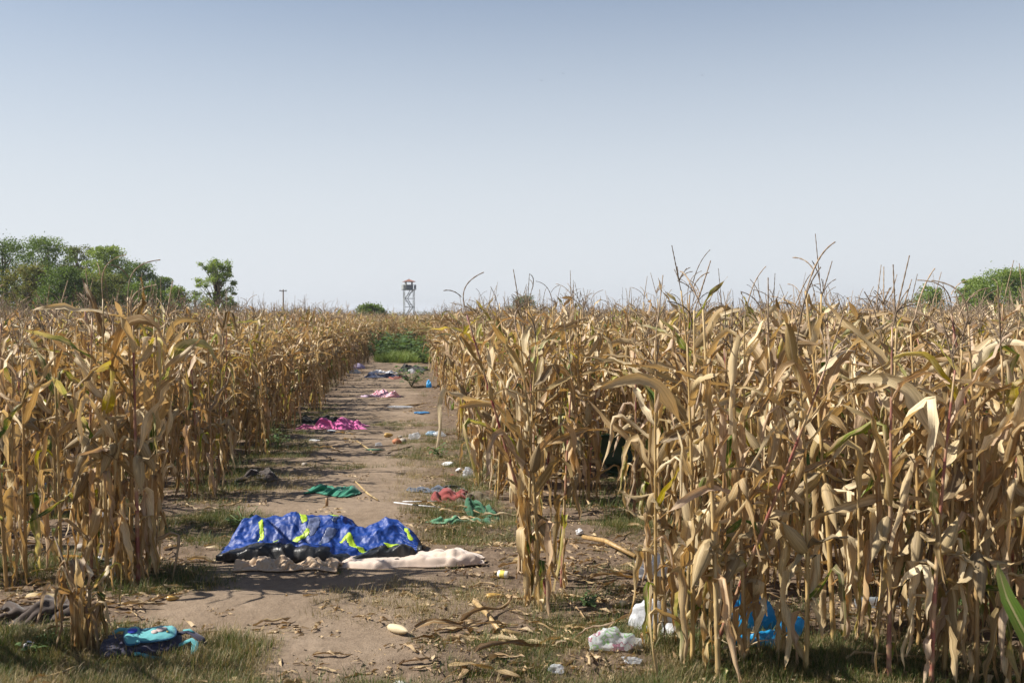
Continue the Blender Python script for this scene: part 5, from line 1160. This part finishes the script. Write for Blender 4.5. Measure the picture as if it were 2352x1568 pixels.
obj("roof", MB().add([(-e, -e, rz0), (e, -e, rz0), (e, e, rz0), (-e, e, rz0), (-e, -e, rz0 + .09), (e, -e, rz0 + .09), (e, e, rz0 + .09), (-e, e, rz0 + .09), (0, 0, rz0 + .72)], [(3, 2, 1, 0), (0, 1, 5, 4), (1, 2, 6, 5), (2, 3, 7, 6), (3, 0, 4, 7), (4, 5, 8), (5, 6, 8), (6, 7, 8), (7, 4, 8)]).mesh("roof", [M_TILE], False), tw)
obj("finial", MB().add(*bar((0, 0, rz0 + .7), (0, 0, rz0 + 1.0), .05)).mesh("finial", [M_DARK]), tw)
for ax in (0, 1):
    for s in (-1, 1):
        for z in (.55, 1.1):
            g_ = box(0, s * 1.6, hp + .16 + z, 3.2, .06, .06) if ax == 0 else box(s * 1.6, 0, hp + .16 + z, .06, 3.2, .06); obj("rail", MB().add(*g_).mesh("rail", [M_STEEL], False), tw)
        for q in (-1.6, -.8, .8):
            g_ = box(q, s * 1.6, hp + .7, .07, .07, 1.1) if ax == 0 else box(s * 1.6, q, hp + .7, .07, .07, 1.1); obj("rail_post", MB().add(*g_).mesh("post", [M_STEEL], False), tw)
obj("rail_panel", MB().add(*box(-1.66, -.2, hp + .7, .03, 2.4, 1.0)).mesh("panel", [M_STEEL], False), tw)
for s in (-1, 1): obj("rail_panel", MB().add(*box(s * 1.32, -1.65, hp + .7, .52, .03, 1.0)).mesh("panel", [M_STEEL if s < 0 else M_CAB], False), tw)
# utility pole
D = 150; t = thing("utility_pole", (PD(651, D), D, 0), "small wooden utility pole with a crossarm above the corn", "utility pole"); h_ = ZD(663, D)
obj("post", MB().add(*tube([(0, 0, 0), (0, 0, h_ / 2), (0, 0, h_)], [.14, .12, .10], 7)).mesh("post", [M_BARK]), t); obj("crossarm", MB().add(*box(0, -.13, h_ - .22, 1.1, .1, .12)).mesh("crossarm", [M_BARK], False), t)
for q in (-.45, .45): obj("insulator", MB().add(*lathe([(.05, 0), (.06, .05), (.03, .14)], 6)).mesh("insulator", [M_DARK]), t, (q, -.13, h_ - .16))
# birds
M_BIRD = flat_mat("bird_dark", (.05, .05, .055), .8)
for (px, py, lab) in ((1243, 187, "tiny dark bird lowest of the close pair in the sky"), (1293, 171, "tiny dark bird uppermost of the close pair in the sky"), (1610, 175, "tiny dark bird flying apart from the pair")):
    D = 90; z = ZD(py, D); b = MB(); b.add(*lathe([(.01, -.12), (.03, -.05), (.035, .02), (.02, .09), (.004, .13)], 6))
    o = tag(obj("bird", b.mesh("body", [M_BIRD]), None, (PD(px, D), D, z), (R(90), 0, .6), .55), lab, "bird")
    for s in (-1, 1): obj("wing", MB().add([(0, .01, -.04), (s * .16, .05, -.02), (s * .28, 0, .03), (0, .01, .05), (0, .02, -.04), (s * .16, .06, -.02), (s * .28, .005, .03), (0, .02, .05)], [(0, 1, 2, 3), (7, 6, 5, 4), (0, 4, 5, 1), (1, 5, 6, 2), (2, 6, 7, 3), (3, 7, 4, 0)]).mesh("wing", [M_BIRD]), o)

# ------------------------------------------------------------------ air
m, nt = newmat("haze_air"); out = N(nt, "ShaderNodeOutputMaterial"); pv = N(nt, "ShaderNodeVolumePrincipled")
pv.inputs['Color'].default_value = (.86, .90, .96, 1); pv.inputs['Density'].default_value = .0004; pv.inputs['Anisotropy'].default_value = .3
nt.links.new(pv.outputs[0], out.inputs['Volume'])
tag(obj("haze", MB().add(*box(0, 900, 12.5, 4200, 3000, 28)).mesh("haze", [m], False)), kind='stuff')
